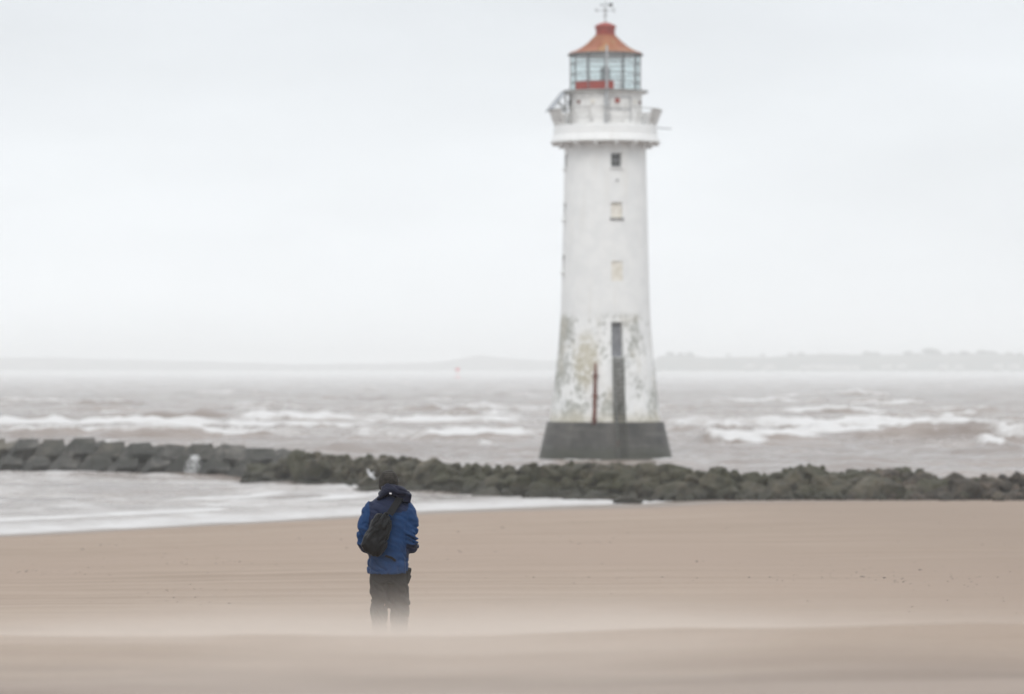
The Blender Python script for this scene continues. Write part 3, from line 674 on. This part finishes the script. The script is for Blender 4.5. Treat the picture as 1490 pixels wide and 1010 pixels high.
while x < -12.2:
    d = float(np.interp(x, lX, lD)); tp = float(np.interp(x, lX, lT)) - .16 + rr.uniform(-.08, .08)
    for row, (dz, dd, sc) in enumerate(((tp - .55, 1.6, 1.12), (.28, .35, 1.0))):
        o = bpy.data.objects.new('armour_block', BM_[(i * 3 + row * 5) % 10]); COL.objects.link(o); o.parent = blk
        o.location = Vector((x + row * -.55 + rr.uniform(-.1, .1), d + dd, dz + rr.uniform(-.05, .05))) - BO
        o.rotation_euler = (R(27 + rr.uniform(-8, 8)), R(1 + rr.uniform(-5, 5)), R(8 + rr.uniform(-8, 8))); o.scale = (sc, sc, sc * (1 if row == 0 else .85))
    for row in range(2):          # the hidden rear row keeps the sky from showing through
        o = bpy.data.objects.new('armour_block', BM_[(i + row) % 6]); COL.objects.link(o); o.parent = blk
        o.location = Vector((x + .9, d + 2.7 + row * .4, tp - .62 - row * .8)) - BO; o.rotation_euler = (R(10), R(-10), R(20 + rr.uniform(-20, 20))); o.scale = (1.2, 1.1, .9)
    x += 1.87 + rr.uniform(-.07, .07); i += 1
xs = np.linspace(-50, -11, 60); vv = np.linspace(.3, 5, 8); XX = np.repeat(xs[:, None], 8, 1)
hh = np.sin(np.clip(.15 + vv[None] / 6, 0, 1) * math.pi * .8) * np.interp(xs, lX, lT)[:, None] * .72 - .3
core = grid_obj('block_core', XX + 26, np.interp(XX, lX, lD) + vv[None] - 224, hh, M_BLOCK, smooth=False); core.parent = blk
# single rocks standing by themselves
def lone(px, py, s, label, mat, k, group=None, name='rock'):
    X_, D_ = px2w(px, py, 0.05); me = (RD_A if mat else RD_B)[k]; o = bpy.data.objects.new('boulder', me); COL.objects.link(o)
    o.location = (X_, D_, max(0, float(ground_z(X_, D_))) + s[2] * .25); o.scale = s; o.rotation_euler = (.1, .2, k)
    return tag(o, label, 'rock', group)
lone(534, 714, (1.15, .6, .32), 'low dark rock awash in the shallows just left of the person\'s head', True, 3)
lone(426, 699, (1.3, .8, .5), 'rounded weedy rock in the shallows at the left tip of the boulder breakwater', True, 5)
lone(1452, 738, (.38, .35, .3), 'small brown stone lying on the sand near the right end of the breakwater', False, 2)
lone(1375, 735, (.5, .4, .34), 'brown stone half sunk in sand in front of the low right stretch of breakwater', False, 8)
lone(912, 731, (.8, .5, .3), 'flat dark rock at the water\'s end where foam meets the sand', True, 9)

# ------------------------------------------------------------------ person
def PX(px, py): return (px - 566) / 150.2, (946.6 - py) / 150.2
PXW, PD = -1.192, 37.2
PZ = float(ground_z(PXW, PD))
per = empty('person', (PXW, PD, PZ), 'person in blue jacket and dark trousers walking away from the viewer over windblown sand', 'person')
# body, one skin: head with face, trunk, arms with hands of five fingers, legs
b = MB()
b.sections([(.76, 0, .02, .15, .10), (.9, 0, .02, .155, .105), (1.1, 0, .02, .14, .10), (1.28, 0, .03, .165, .11), (1.40, 0, .05, .16, .09), (1.46, 0, .065, .07, .06), (1.56, 0, .09, .055, .055)], 20)
b.ell((-.005, .125, 1.625), (.075, .095, .115)); b.ell((-.005, .17, 1.555), (.05, .05, .05)); b.tube([(-.005, .21, 1.64), (-.005, .245, 1.60)], [.012, .018], 8)
for s in (-1, 1):
    b.ell((-.005 + s * .077, .12, 1.625), (.012, .022, .034)); b.ell((-.005 + s * .03, .212, 1.645), (.012, .008, .008)); b.ell((-.005 + s * .015, .214, 1.572), (.016, .01, .008))
    A = [(s * .15, .05, 1.40), (s * .20, .03, 1.22), (s * .222, .01, 1.06), (s * .19, .13, 1.0), (s * .12, .27, 1.03)]
    b.tube(A, [.06, .052, .045, .042, .032], 12); h = Vector(A[-1]); d = (h - Vector(A[-2])).normalized()
    b.tube([h, h + d * .05, h + d * .09], [(.03, .04), (.022, .045), (.02, .042)], 10, up=(0, 0, 1))
    for f, (off, ln) in enumerate(((-.033, .065), (-.011, .075), (.011, .07), (.033, .055))):
        p0 = h + d * .075 + Vector((0, 0, off)); p1 = p0 + d * ln * .5 + Vector((-s * .004, 0, 0)); p2 = p1 + Vector((-s * .022, .012, 0)) ; p3 = p2 + Vector((-s * .018, -.012, 0))
        b.tube([p0, p1, p2, p3], [.010, .010, .009, .007], 8)
    t0 = h + d * .02 + Vector((0, 0, .04)); b.tube([t0, t0 + d * .035 + Vector((-s * .01, 0, .022)), t0 + d * .07 + Vector((-s * .02, 0, .024))], [.012, .011, .008], 8)
    b.tube([(s * .08, .02, .82), (s * .095, .03, .45), (s * .095, .0, .10)], [.085, .06, .042], 12); b.tube([(s * .095, -.05, .045), (s * .10, .16, .035)], [.04, .032], 10)
body = remeshed(b, 'body', M_SKIN, per, .0085, 2)
# jacket
def folds(co, no):
    x, y, z = co.T
    warp = 1.6 * fbm(x * 7, y * 7, z * 7, o=2, seed=90)
    a = np.abs(vn(x * 9 + z * 13 + warp, y * 9, z * 5, seed=91) - .5) * 2        # slanting creases
    c = np.abs(vn(x * 5 + warp, y * 9, z * 24 + x * 10, seed=92) - .5) * 2      # cross creases
    elbow = np.exp(-((z - 1.08) / .12) ** 2) * sm(.15, .2, np.abs(x)); hem = np.exp(-((z - .84) / .07) ** 2)
    amp = .010 + .014 * elbow + .008 * hem
    return -amp * (np.exp(-(a / .28) ** 2) * .8 + np.exp(-(c / .25) ** 2) * (.5 + elbow)) + .010 * (fbm(x * 6, y * 6, z * 6, o=3, seed=93) - .45)
j = MB()
j.sections([(.742, -.012, .02, .203, .150), (.80, -.012, .02, .206, .153), (.90, -.008, .02, .20, .15), (1.02, -.006, .015, .195, .150), (1.16, -.004, .015, .20, .148), (1.28, -.004, .025, .212, .148), (1.36, -.004, .035, .214, .138),
            (1.42, -.004, .045, .192, .118), (1.465, -.004, .055, .145, .10), (1.51, 0, .075, .10, .09), (1.55, 0, .085, .085, .08)], 36)
for s in (-1, 1):
    e = .016 if s < 0 else 0
    j.tube([(s * .135, .045, 1.405), (s * .185, .03, 1.33), (s * (.205 + e), .02, 1.22), (s * (.218 + e), .0, 1.12), (s * (.220 + e), -.005, 1.055), (s * .215, .05, 1.015), (s * .185, .15, 1.0), (s * .13, .26, 1.03)],
           [.082, .092, .088, .084, .082, .080, .072, .055], 18)
    j.tube([(s * .13, .255, 1.03), (s * .118, .285, 1.036)], [.058, .052], 14)
jk = remeshed(j, 'jacket', [M_BLUE, M_NAVY], per, .0105, 3, folds)
me = jk.data; cen = np.empty(len(me.polygons) * 3, np.float32); me.polygons.foreach_get('center', cen); cen = cen.reshape(-1, 3)
x, y, z = cen.T
yoke = (z > 1.335 + .10 * np.clip(np.abs(x + .01) - .10, 0, 1) * 2.2 - .02 * (x < 0)) & (np.abs(x) < .185 + (z - 1.33) * .05)
side = (x < -.10) & (np.abs(x + .155 + (1.3 - z) * .06) < .035) & (z > 1.0) & (y < .1)
cuff = (np.abs(x) > .17) & (z < 1.03) & (z > .9) & (y < .12)
me.polygons.foreach_set('material_index', (yoke | side | cuff).astype(np.int32))
MB().tube([(-.012, .172, .76), (-.01, .178, 1.1), (-.004, .175, 1.35), (0, .165, 1.5)], .008, 6).build('zip', M_STRAP, jk)
# hood bunched round the neck, its tail blown to the right
q = MB(); q.ell((.0, .085, 1.515), (.115, .12, .05)); q.ell((.03, .0, 1.555), (.115, .095, .062), rot=(.1, .16, 0)); q.ell((.095, -.01, 1.535), (.115, .09, .066), rot=(0, .30, .1))
q.ell((-.075, .0, 1.490), (.065, .075, .030), rot=(0, -.55, 0)); q.ell((-.03, .0, 1.53), (.07, .08, .05), rot=(0, -.5, 0)); q.box((.176, -.01, 1.475), (.078, .11, .095), (0, .1, .1))
def hoodf(co, no):
    x, y, z = co.T; wp = 1.2 * fbm(x * 9, y * 9, z * 9, o=2, seed=7)
    a = np.abs(vn(x * 5 + wp, y * 8, z * 24 + x * 11 + wp, seed=97) - .5) * 2
    return -.012 * np.exp(-(a / .3) ** 2) + .010 * (fbm(x * 12, y * 12, z * 12, o=3, seed=98) - .4)
hood = remeshed(q, 'hood', M_NAVYD, per, .0085, 2, hoodf)
q = MB(); q.box((.018, -.094, 1.523), (.022, .008, .014), (0, .2, 0)); q.build('logo_patch', M_TAGW, hood)
# knitted hat
q = MB(); q.ell((-.006, .10, 1.648), (.094, .108, .100), 24, 16); q.tube([(-.008, .10, 1.575), (-.006, .10, 1.645)], [(.100, .094), (.108, .098)], 24, up=(0, 1, 0)); q.ell((-.058, .10, 1.60), (.048, .07, .065))
remeshed(q, 'knitted_hat', M_HAT, per, .009, 4, lambda co, no: .008 * (fbm(co[:, 0] * 16, co[:, 1] * 16, co[:, 2] * 22, o=3, seed=99) - .5) + .0025 * np.sin(co[:, 2] * 330))
# trousers
def tf(co, no):
    x, y, z = co.T; wp = 1.5 * fbm(x * 6, y * 6, z * 6, o=2, seed=17)
    a = np.abs(vn(x * 6 + wp, y * 7, z * 15 + x * 12 + wp, seed=107) - .5) * 2; b_ = np.abs(vn(x * 14 + wp, y * 10, z * 5, seed=108) - .5) * 2
    k = .4 + np.exp(-((z - .45) / .15) ** 2) + np.exp(-((z - .1) / .1) ** 2)
    return -.020 * k * np.exp(-(a / .28) ** 2) - .006 * np.exp(-(b_ / .25) ** 2) + .016 * (fbm(x * 7, y * 7, z * 7, o=3, seed=109) - .45)
t_ = MB(); t_.sections([(.66, 0, .02, .175, .125), (.74, -.004, .02, .188, .135), (.84, -.005, .02, .182, .13), (.88, 0, .02, .17, .12)], 28)
t_.tube([(-.092, .02, .78), (-.098, .02, .60), (-.100, .03, .45), (-.098, .0, .28), (-.094, -.02, .06)], [(.125, .100), (.118, .096), (.105, .090), (.098, .087), (.105, .086)], 18, up=(0, 1, 0))
t_.tube([(.092, .02, .78), (.100, .025, .60), (.108, .04, .44), (.100, .015, .28), (.098, .0, .06)], [(.125, .10), (.118, .101), (.112, .101), (.098, .090), (.104, .086)], 18, up=(0, 1, 0))
tro = remeshed(t_, 'trousers', M_TROU, per, .011, 3, tf)
q = MB(); q.box((.188, .0, .735), (.035, .08, .13), (.1, .22, .1)); q.box((.196, -.01, .69), (.02, .05, .08), (.1, .35, .1)); remeshed(q, 'pocket_flap', M_TROU, tro, .006, 2)
for s in (-1, 1):
    q = MB(); q.tube([(s * .097, -.05, .06), (s * .098, .05, .06), (s * .10, .15, .05), (s * .102, .20, .045)], [.052, .055, .048, .03], 14); q.tube([(s * .096, -.02, .05), (s * .096, -.01, .2)], [.055, .06], 14)
    q.box((s * .099, .07, .015), (.095, .28, .03)); remeshed(q, 'boot', M_BOOT, per, .008, 2)
# sling bag worn across the back
bag = empty('sling_bag', (PXW, PD, PZ), 'crumpled black sling bag worn across the person\'s back on one wide strap', 'bag')
OUT = [PX(*p) for p in ((547, 744), (556, 741.5), (569, 743), (573, 756), (569, 776), (562, 802), (553, 808), (544, 808.5), (530, 799), (525, 791), (529, 779), (537, 768), (541, 755))]
cxm = sum(p[0] for p in OUT) / len(OUT); czm = sum(p[1] for p in OUT) / len(OUT); q = MB(); LV = ((0.0, .80), (.02, .95), (.07, 1.0), (.12, .93), (.155, .72), (.17, .40)); n = len(OUT); V = []; F = []
for dy, k in LV:
    for ox, oz in OUT: V.append((cxm + (ox - cxm) * k, -.115 - dy + .03 * (oz - czm) , czm + (oz - czm) * k - dy * .12))
for i in range(len(LV) - 1):
    for k in range(n): k2 = (k + 1) % n; F.append((i * n + k, i * n + k2, (i + 1) * n + k2, (i + 1) * n + k))
F += [tuple(range(n - 1, -1, -1)), tuple((len(LV) - 1) * n + k for k in range(n))]; q.add(V, F)
def bf(co, no):
    x, y, z = co.T; wp = 1.3 * fbm(x * 8, y * 8, z * 8, o=2, seed=27); u = x * .93 - z * .37
    top = sm(1.15, 1.36, z)
    a = np.abs(vn(u * 24 + wp, y * 8, z * 5, seed=117) - .5) * 2; c = np.abs(vn(x * 9 + wp, y * 9, z * 15 - x * 16 + wp, seed=118) - .5) * 2
    return -.018 * (.4 + top) * np.exp(-(a / .3) ** 2) - .013 * np.exp(-(c / .25) ** 2) + .02 * (fbm(x * 8, y * 8, z * 8, o=3, seed=119) - .45)
remeshed(q, 'bag_body', M_BAG, bag, .0085, 2, bf)
def ribbon(name, P, wid, th, parent, mat):
    q = MB(); V = []; F = []
    for p, wdir, nrm in P:
        p, wdir, nrm = Vector(p), Vector(wdir).normalized(), Vector(nrm).normalized()
        for a, c in ((-1, 0), (1, 0), (1, 1), (-1, 1)): V.append(p + wdir * (a * wid / 2) + nrm * (c * th))
    for i in range(len(P) - 1):
        for k in range(4): k2 = (k + 1) % 4; F.append((i * 4 + k, i * 4 + k2, i * 4 + 4 + k2, i * 4 + 4 + k))
    F += [(3, 2, 1, 0), tuple(len(P) * 4 - 4 + k for k in range(4))]; q.add(V, F); return q.build(name, mat, parent, False)
wd = (.86, 0, -.5)
ribbon('strap', [((.012, -.20, 1.325), wd, (0, -1, .1)), ((.045, -.150, 1.375), wd, (0, -1, .2)), ((.08, -.108, 1.425), wd, (0, -1, .5)), ((.108, -.055, 1.475), (.9, .2, -.4), (0, -.8, .8)), ((.115, .03, 1.50), (.9, .3, -.3), (0, 0, 1)), ((.11, .12, 1.46), (.9, 0, .4), (0, 1, .5)), ((.05, .19, 1.30), (.8, 0, .6), (0, 1, 0)), ((-.08, .19, 1.12), (.7, 0, .7), (0, 1, 0))], .068, .012, bag, M_STRAP)
ribbon('strap', [((-.10, -.15, .96), (.3, 0, 1), (0, -1, 0)), ((-.17, -.13, .985), (.3, 0, 1), (-.5, -1, 0)), ((-.222, -.06, 1.0), (0, 0, 1), (-1, -.3, 0)), ((-.23, .06, 1.02), (0, 0, 1), (-1, .2, 0)), ((-.17, .17, 1.06), (0, 0, 1), (-.6, 1, 0))], .035, .010, bag, M_STRAP)
ribbon('strap', [((-.03, -.155, .925), (.5, 0, 1), (0, -1, 0)), ((.03, -.143, .905), (.5, 0, 1), (0, -1, 0)), ((.07, -.138, .875), (.5, 0, 1), (0, -1, 0))], .022, .008, bag, M_STRAP)  # thin dark strip drawn in for the shaded crease of a jacket fold

# ------------------------------------------------------------------ gull, spray, buoy
gx, gd = (540 - 745) / FPX * 187, 187.0; gz = CAM_Z - (691 - 538) / FPX * gd
q = MB(); q.tube([(-.26, .0, .05), (-.16, 0, .02), (0, 0, 0), (.16, 0, .02), (.24, 0, .06), (.30, 0, .07)], [.02, .06, .085, .07, .055, .02], 10)
for s in (-1, 1): q.tube([(.02, s * .04, .03), (.05, s * .28, .13), (-.02, s * .55, .10), (-.14, s * .72, .04)], [(.02, .12), (.016, .10), (.012, .07), (.006, .015)], 8, up=(0, 0, 1))
q.box((-.30, 0, .05), (.14, .14, .015)); g_ = remeshed(q, 'gull', M_GULL, None, .014, 1)
g_.location = (gx, gd, gz); g_.rotation_euler = (Euler((R(58), R(-34), R(14))).to_matrix() @ Euler((0, 0, math.pi)).to_matrix()).to_euler(); g_.scale = (.52, .52, .66); tag(g_, 'white gull banking low over the boulders beside the person\'s head', 'bird')
MB().tube([(.29, 0, .07), (.35, 0, .06)], [.016, .005], 6).build('beak', M_BEAK, g_)
bm = bmesh.new(); bmesh.ops.create_icosphere(bm, subdivisions=1, radius=1); IC = ([v.co.copy() for v in bm.verts], [tuple(v.index for v in f.verts) for f in bm.faces]); bm.free()
sx, sd_ = (281 - 745) / FPX * 216, 216.0; q = MB()
for i in range(330):
    h = rr.random() ** 1.2 * 1.1; wdt = .12 + .26 * (1 - h); s = rr.uniform(.01, .034)
    c = Vector((rr.gauss(0, wdt) + .1 * h, rr.gauss(0, .2), .1 + h)); q.add([c + v * s for v in IC[0]], IC[1])
o = q.build('sea_spray', M_SPRAY); o.location = (sx, sd_, 0); tag(o, 'thin white plume of spray thrown up against the concrete blocks', 'spray', kind='stuff')
bD = 2600; bX = (666 - 745) / FPX * bD; by = empty('channel_buoy', (bX, bD, 0), 'small red channel buoy far out on the pale sea', 'buoy')
q = MB(); q.lathe([(0, -1), (1.6, -.8), (1.8, .2), (1.7, 1.0), (.9, 1.4), (0, 1.45)], 20); q.build('float', M_BUOY, by, True)
q = MB()
for k in range(4): t = math.pi / 4 + k * math.pi / 2; q.tube([(1.0 * math.cos(t), 1.0 * math.sin(t), 1.3), (.5 * math.cos(t), .5 * math.sin(t), 5.2)], .14, 5)
for z, r in ((2.6, .9), (3.9, .7), (5.2, .55)): q.lathe([(r - .1, z), (r + .1, z), (r + .1, z + .2), (r - .1, z + .2), (r - .1, z)], 12)
q.build('cage', M_BUOY, by); q = MB(); q.lathe([(0, 5.2), (1.5, 5.2), (1.5, 7.0), (0, 7.2)], 14); q.build('topmark', M_BUOY, by)

# ------------------------------------------------------------------ pebbles and wrack on the sand
q = MB(); RP = [rock_mesh(500 + i, 5, 1) for i in range(4)]
for i in range(760):
    if i < 520: px, d = rr.uniform(-250, 1740), rr.uniform(42, 150)
    else:
        c = rr.choice(((1230, 842, 200, 9), (1260, 840, 120, 6), (250, 816, 120, 8), (70, 833, 60, 4), (1400, 850, 150, 14), (930, 842, 200, 6), (840, 790, 80, 4), (260, 868, 60, 10)))
        px = rr.gauss(c[0], c[2] * .6); yy = rr.gauss(c[1], c[3] * .6); d = (CAM_Z - 2.2) * FPX / (yy - 538)
        for _ in range(6): d = (CAM_Z - float(ground_z((px - 745) / FPX * d, d))) * FPX / (yy - 538)
        d = min(max(d, 40), 150)
    xg = (px - 745) / FPX * d; zg = float(ground_z(xg, d)); s = rr.uniform(.004, .013) * (1 if rr.random() < .95 else 2.0) * (d / 60) ** .5; co, F = RP[i % 4]
    mt = Matrix.LocRotScale(Vector((xg, d, zg + s * .2)), Euler((0, 0, rr.uniform(0, 6))), Vector((s * rr.uniform(1, 2.5), s, s * .6)))
    q.add([mt @ Vector(c) for c in co], F)
tag(q.build('pebbles', M_PEB), 'scattered dark pebbles and scraps of shell on the sand', 'pebbles', kind='stuff')

# ------------------------------------------------------------------ far shore
def land(name, D0, pts, depth, mat, x_pad=0):
    """a low ridge; pts are (photo x, photo y) of its skyline at distance D0"""
    px = np.array([p[0] for p in pts], float); H = CAM_Z - (np.array([p[1] for p in pts]) - 538) / FPX * D0
    xs = np.arange((px[0] - 745) / FPX * D0, (px[-1] - 745) / FPX * D0, 6.0 * D0 / 4000)
    h = np.interp(xs * FPX / D0 + 745, px, H); v = np.linspace(0, 1, 9)
    XX = np.repeat(xs[:, None], 9, 1); prof = np.sin(np.minimum(v / .55, 1) * math.pi / 2)[None]
    Zz = h[:, None] * prof * np.where(v > .8, 1 - (v - .8) * 2, 1)[None] - 1.0 * (v == 0)[None] + 2.2 * (fbm(XX / 25, v[None] * 6 + XX * 0, seed=61) - .5) * sm(0, .3, v)[None]
    o = grid_obj(name, XX, D0 - depth * .5 + depth * v[None] + XX * 0, Zz, mat); o['kind'] = 'structure'; return xs, h
land('far_hill', 5500, [(930, 538), (966, 516), (1010, 517), (1030, 521), (1060, 520), (1120, 520), (1160, 517), (1210, 515), (1260, 517), (1330, 516), (1400, 515), (1440, 514), (1490, 516), (1700, 514), (1950, 518)], 260, M_LAND)
land('far_dunes', 6600, [(-500, 522), (0, 520), (80, 521), (200, 524), (330, 527), (420, 530), (560, 529), (640, 527), (690, 518), (700, 517), (730, 521), (800, 525), (900, 526), (1000, 528)], 300, M_DUNE)
# trees on the ridge, trunk and ragged crown each
def crown_mesh(seed):
    r = random.Random(seed); q = MB()
    for _ in range(70):
        t = r.uniform(0, 6.28); p = math.acos(r.uniform(-.6, 1)); k = r.uniform(.5, 1.0) ** .6
        c = Vector((math.sin(p) * math.cos(t) * 3.2 * k, math.sin(p) * math.sin(t) * 3.2 * k, 5.2 + math.cos(p) * 3.4 * k)); s = r.uniform(.5, 1.1)
        e = Euler((r.uniform(0, 6), r.uniform(0, 6), 0)).to_matrix(); q.add([c + e @ (v * s) for v in IC[0]], IC[1])
    me = q.build('crown', M_LEAF); d_ = me.data; bpy.data.objects.remove(me); return d_
CM = [crown_mesh(i) for i in range(4)]
tk = MB(); tk.tube([(0, 0, -1), (0, 0, 2), (.2, 0, 4.6)], [.45, .32, .18], 7); tk.tube([(.1, 0, 2.6), (1.4, .4, 4.8)], [.18, .07], 5); tk.tube([(.1, 0, 2.9), (-1.2, -.3, 5.2)], [.18, .07], 5); tko = tk.build('trunk', M_BARK); TKM = tko.data; bpy.data.objects.remove(tko)
trees = [(975, 1.1), (990, .9), (1004, 1.0), (1150, .9), (1166, 1.0), (1195, .8), (1262, 1.2), (1275, 1.1), (1322, 1.3), (1335, .9), (1352, 1.9), (1361, 1.6), (1385, 1.0), (1403, 1.3), (1430, 1.5), (1443, 1.3), (1468, 1.1), (1484, 1.0), (1110, .7), (1060, .7)]
hd = bpy.data.objects['far_hill']
for i, (px, s) in enumerate(trees):
    D0 = 5505 + rr.uniform(-12, 12); X_ = (px - 745) / FPX * D0; zb = CAM_Z - (518 - 538) / FPX * D0 - 1.5
    t = empty('far_tree', (X_, D0, zb), 'hazy dark tree on the low ridge of the far right shore', 'tree', 'trees along the far right shore', rr.uniform(0, 6)); t.scale = (s * 1.7, s * 1.7, s * .75)
    for nm, me in (('trunk', TKM), ('crown', CM[i % 4])): o = bpy.data.objects.new(nm, me); COL.objects.link(o); o.parent = t
# houses below the trees
def house():
    q = MB(); q.box((0, 0, 3), (12, 8, 6)); wl = q.build('wall', M_HOUSE); q = MB()
    q.add([(-6.3, -4.4, 6), (6.3, -4.4, 6), (6.3, 4.4, 6), (-6.3, 4.4, 6), (-6.3, 0, 9.2), (6.3, 0, 9.2)], [(0, 1, 5, 4), (2, 3, 4, 5), (1, 2, 5), (3, 0, 4), (3, 2, 1, 0)]).box((3.5, 0, 9.4), (1, 1, 2)); rf = q.build('roof', M_HROOF)
    q = MB(); q.box((0, 0, 0), (1.6, .1, 1.4)); wn = q.build('window', M_PANE); P = [d.data for d in (wl, rf, wn)]
    for d in (wl, rf, wn): bpy.data.objects.remove(d)
    return P
HP = house()
for i, px in enumerate((1172, 1186, 1199, 1213, 1228, 1243, 1290, 1312, 1372, 1395, 1452, 1475, 1120, 1090)):
    D0 = 5360 + rr.uniform(-15, 15); X_ = (px - 745) / FPX * D0; zb = 6.0 + rr.uniform(0, 2.0)
    t = empty('far_house', (X_, D0, zb), 'tiny pale house lost in haze on the far right shore', 'house', 'houses along the far right shore', rr.uniform(-.4, .4))
    for nm, me, lc in (('wall', HP[0], (0, 0, 0)), ('roof', HP[1], (0, 0, 0)), *[('window', HP[2], (wx, -4.0, wz)) for wx in (-4, 0, 4) for wz in (1.8, 4.4)]):
        o = bpy.data.objects.new(nm, me); COL.objects.link(o); o.parent = t; o.location = lc
    q = MB(); q.box((0, 0, -3), (13, 9, 6)); q.build('plinth', M_LAND, t)

# ------------------------------------------------------------------ air: haze and blown sand
def volume(name, lo, hi, build):
    c = [(a + b) / 2 for a, b in zip(lo, hi)]; q = MB(); q.box((0, 0, 0), [b - a for a, b in zip(lo, hi)]); m = bpy.data.materials.new(name); m.use_nodes = True; t = m.node_tree
    t.nodes.remove(t.nodes['Principled BSDF']); v = t.nodes.new('ShaderNodeVolumePrincipled'); t.links.new(v.outputs[0], t.nodes['Material Output'].inputs['Volume']); build(t, v)
    o = q.build(name, m); o.location = c; o['kind'] = 'stuff'; return o
def haze(t, v): v.inputs['Color'].default_value = (.985, .998, 1.0, 1); v.inputs['Density'].default_value = HAZE_DENSITY; v.inputs['Anisotropy'].default_value = 0
tag(volume('haze', (-2700, -70, -5), (2700, 7400, 45), haze), 'pale sea haze over the whole bay', 'haze')
def mist(t, v): v.inputs['Color'].default_value = (.985, .998, 1.0, 1); v.inputs['Density'].default_value = .00032; v.inputs['Anisotropy'].default_value = 0
tag(volume('sea_mist', (-2600, 800, -1.5), (2600, 6900, 5.0), mist), 'low white mist of spray over the far sea', 'mist')
def blown(t, v):
    v.inputs['Color'].default_value = (.785, .72, .66, 1); v.inputs['Anisotropy'].default_value = .3
    q = Mat.__new__(Mat); q.t = t
    X_, Y_, Z_ = q.xyz(False)
    st = q.noise(1, 5, .65, q.coord((.5, .45, 4.0), False))
    crest = q.math('MULTIPLY', q.math('MAXIMUM', q.math('SUBTRACT', Y_, 19.4), 0), .085)      # the veil sinks with the ground behind the dune edge
    hgt = q.math('ADD', q.math('ADD', q.math('SUBTRACT', Z_, 4.67), crest), q.math('MULTIPLY', q.math('SUBTRACT', st, .5), -.30))
    ex = lambda k, a: q.math('MULTIPLY', q.math('POWER', 2.71828, q.math('MULTIPLY', q.math('MAXIMUM', hgt, -.03), -1 / k)), a)
    e = q.math('ADD', ex(.058, 1.15), ex(.10, .14))
    xp = q.math('ADD', q.math('MULTIPLY', q.rng(X_, 2.8, .3), .84), .16); xl = q.math('ADD', q.math('MULTIPLY', q.rng(X_, -3.0, -.5), .74), .26)
    ends = q.math('MULTIPLY', q.rng(Y_, 12.5, 17.2), q.rng(Y_, 29, 21)); topf = q.rng(Z_, 5.2, 4.95)
    d = q.math('MULTIPLY', q.math('MULTIPLY', q.math('MULTIPLY', e, 1.0), q.math('MULTIPLY', xp, xl)), q.math('MULTIPLY', ends, topf))
    t.links.new(d, v.inputs['Density'])
tag(volume('blowing_sand', (-9, 11.5, 3.0), (9, 34.2, 5.4), blown), 'low veil of sand blowing over the dune edge in front of the person', 'blowing sand')
print('objects', len(S.objects), 'tris', sum(len(m.polygons) for m in bpy.data.meshes))
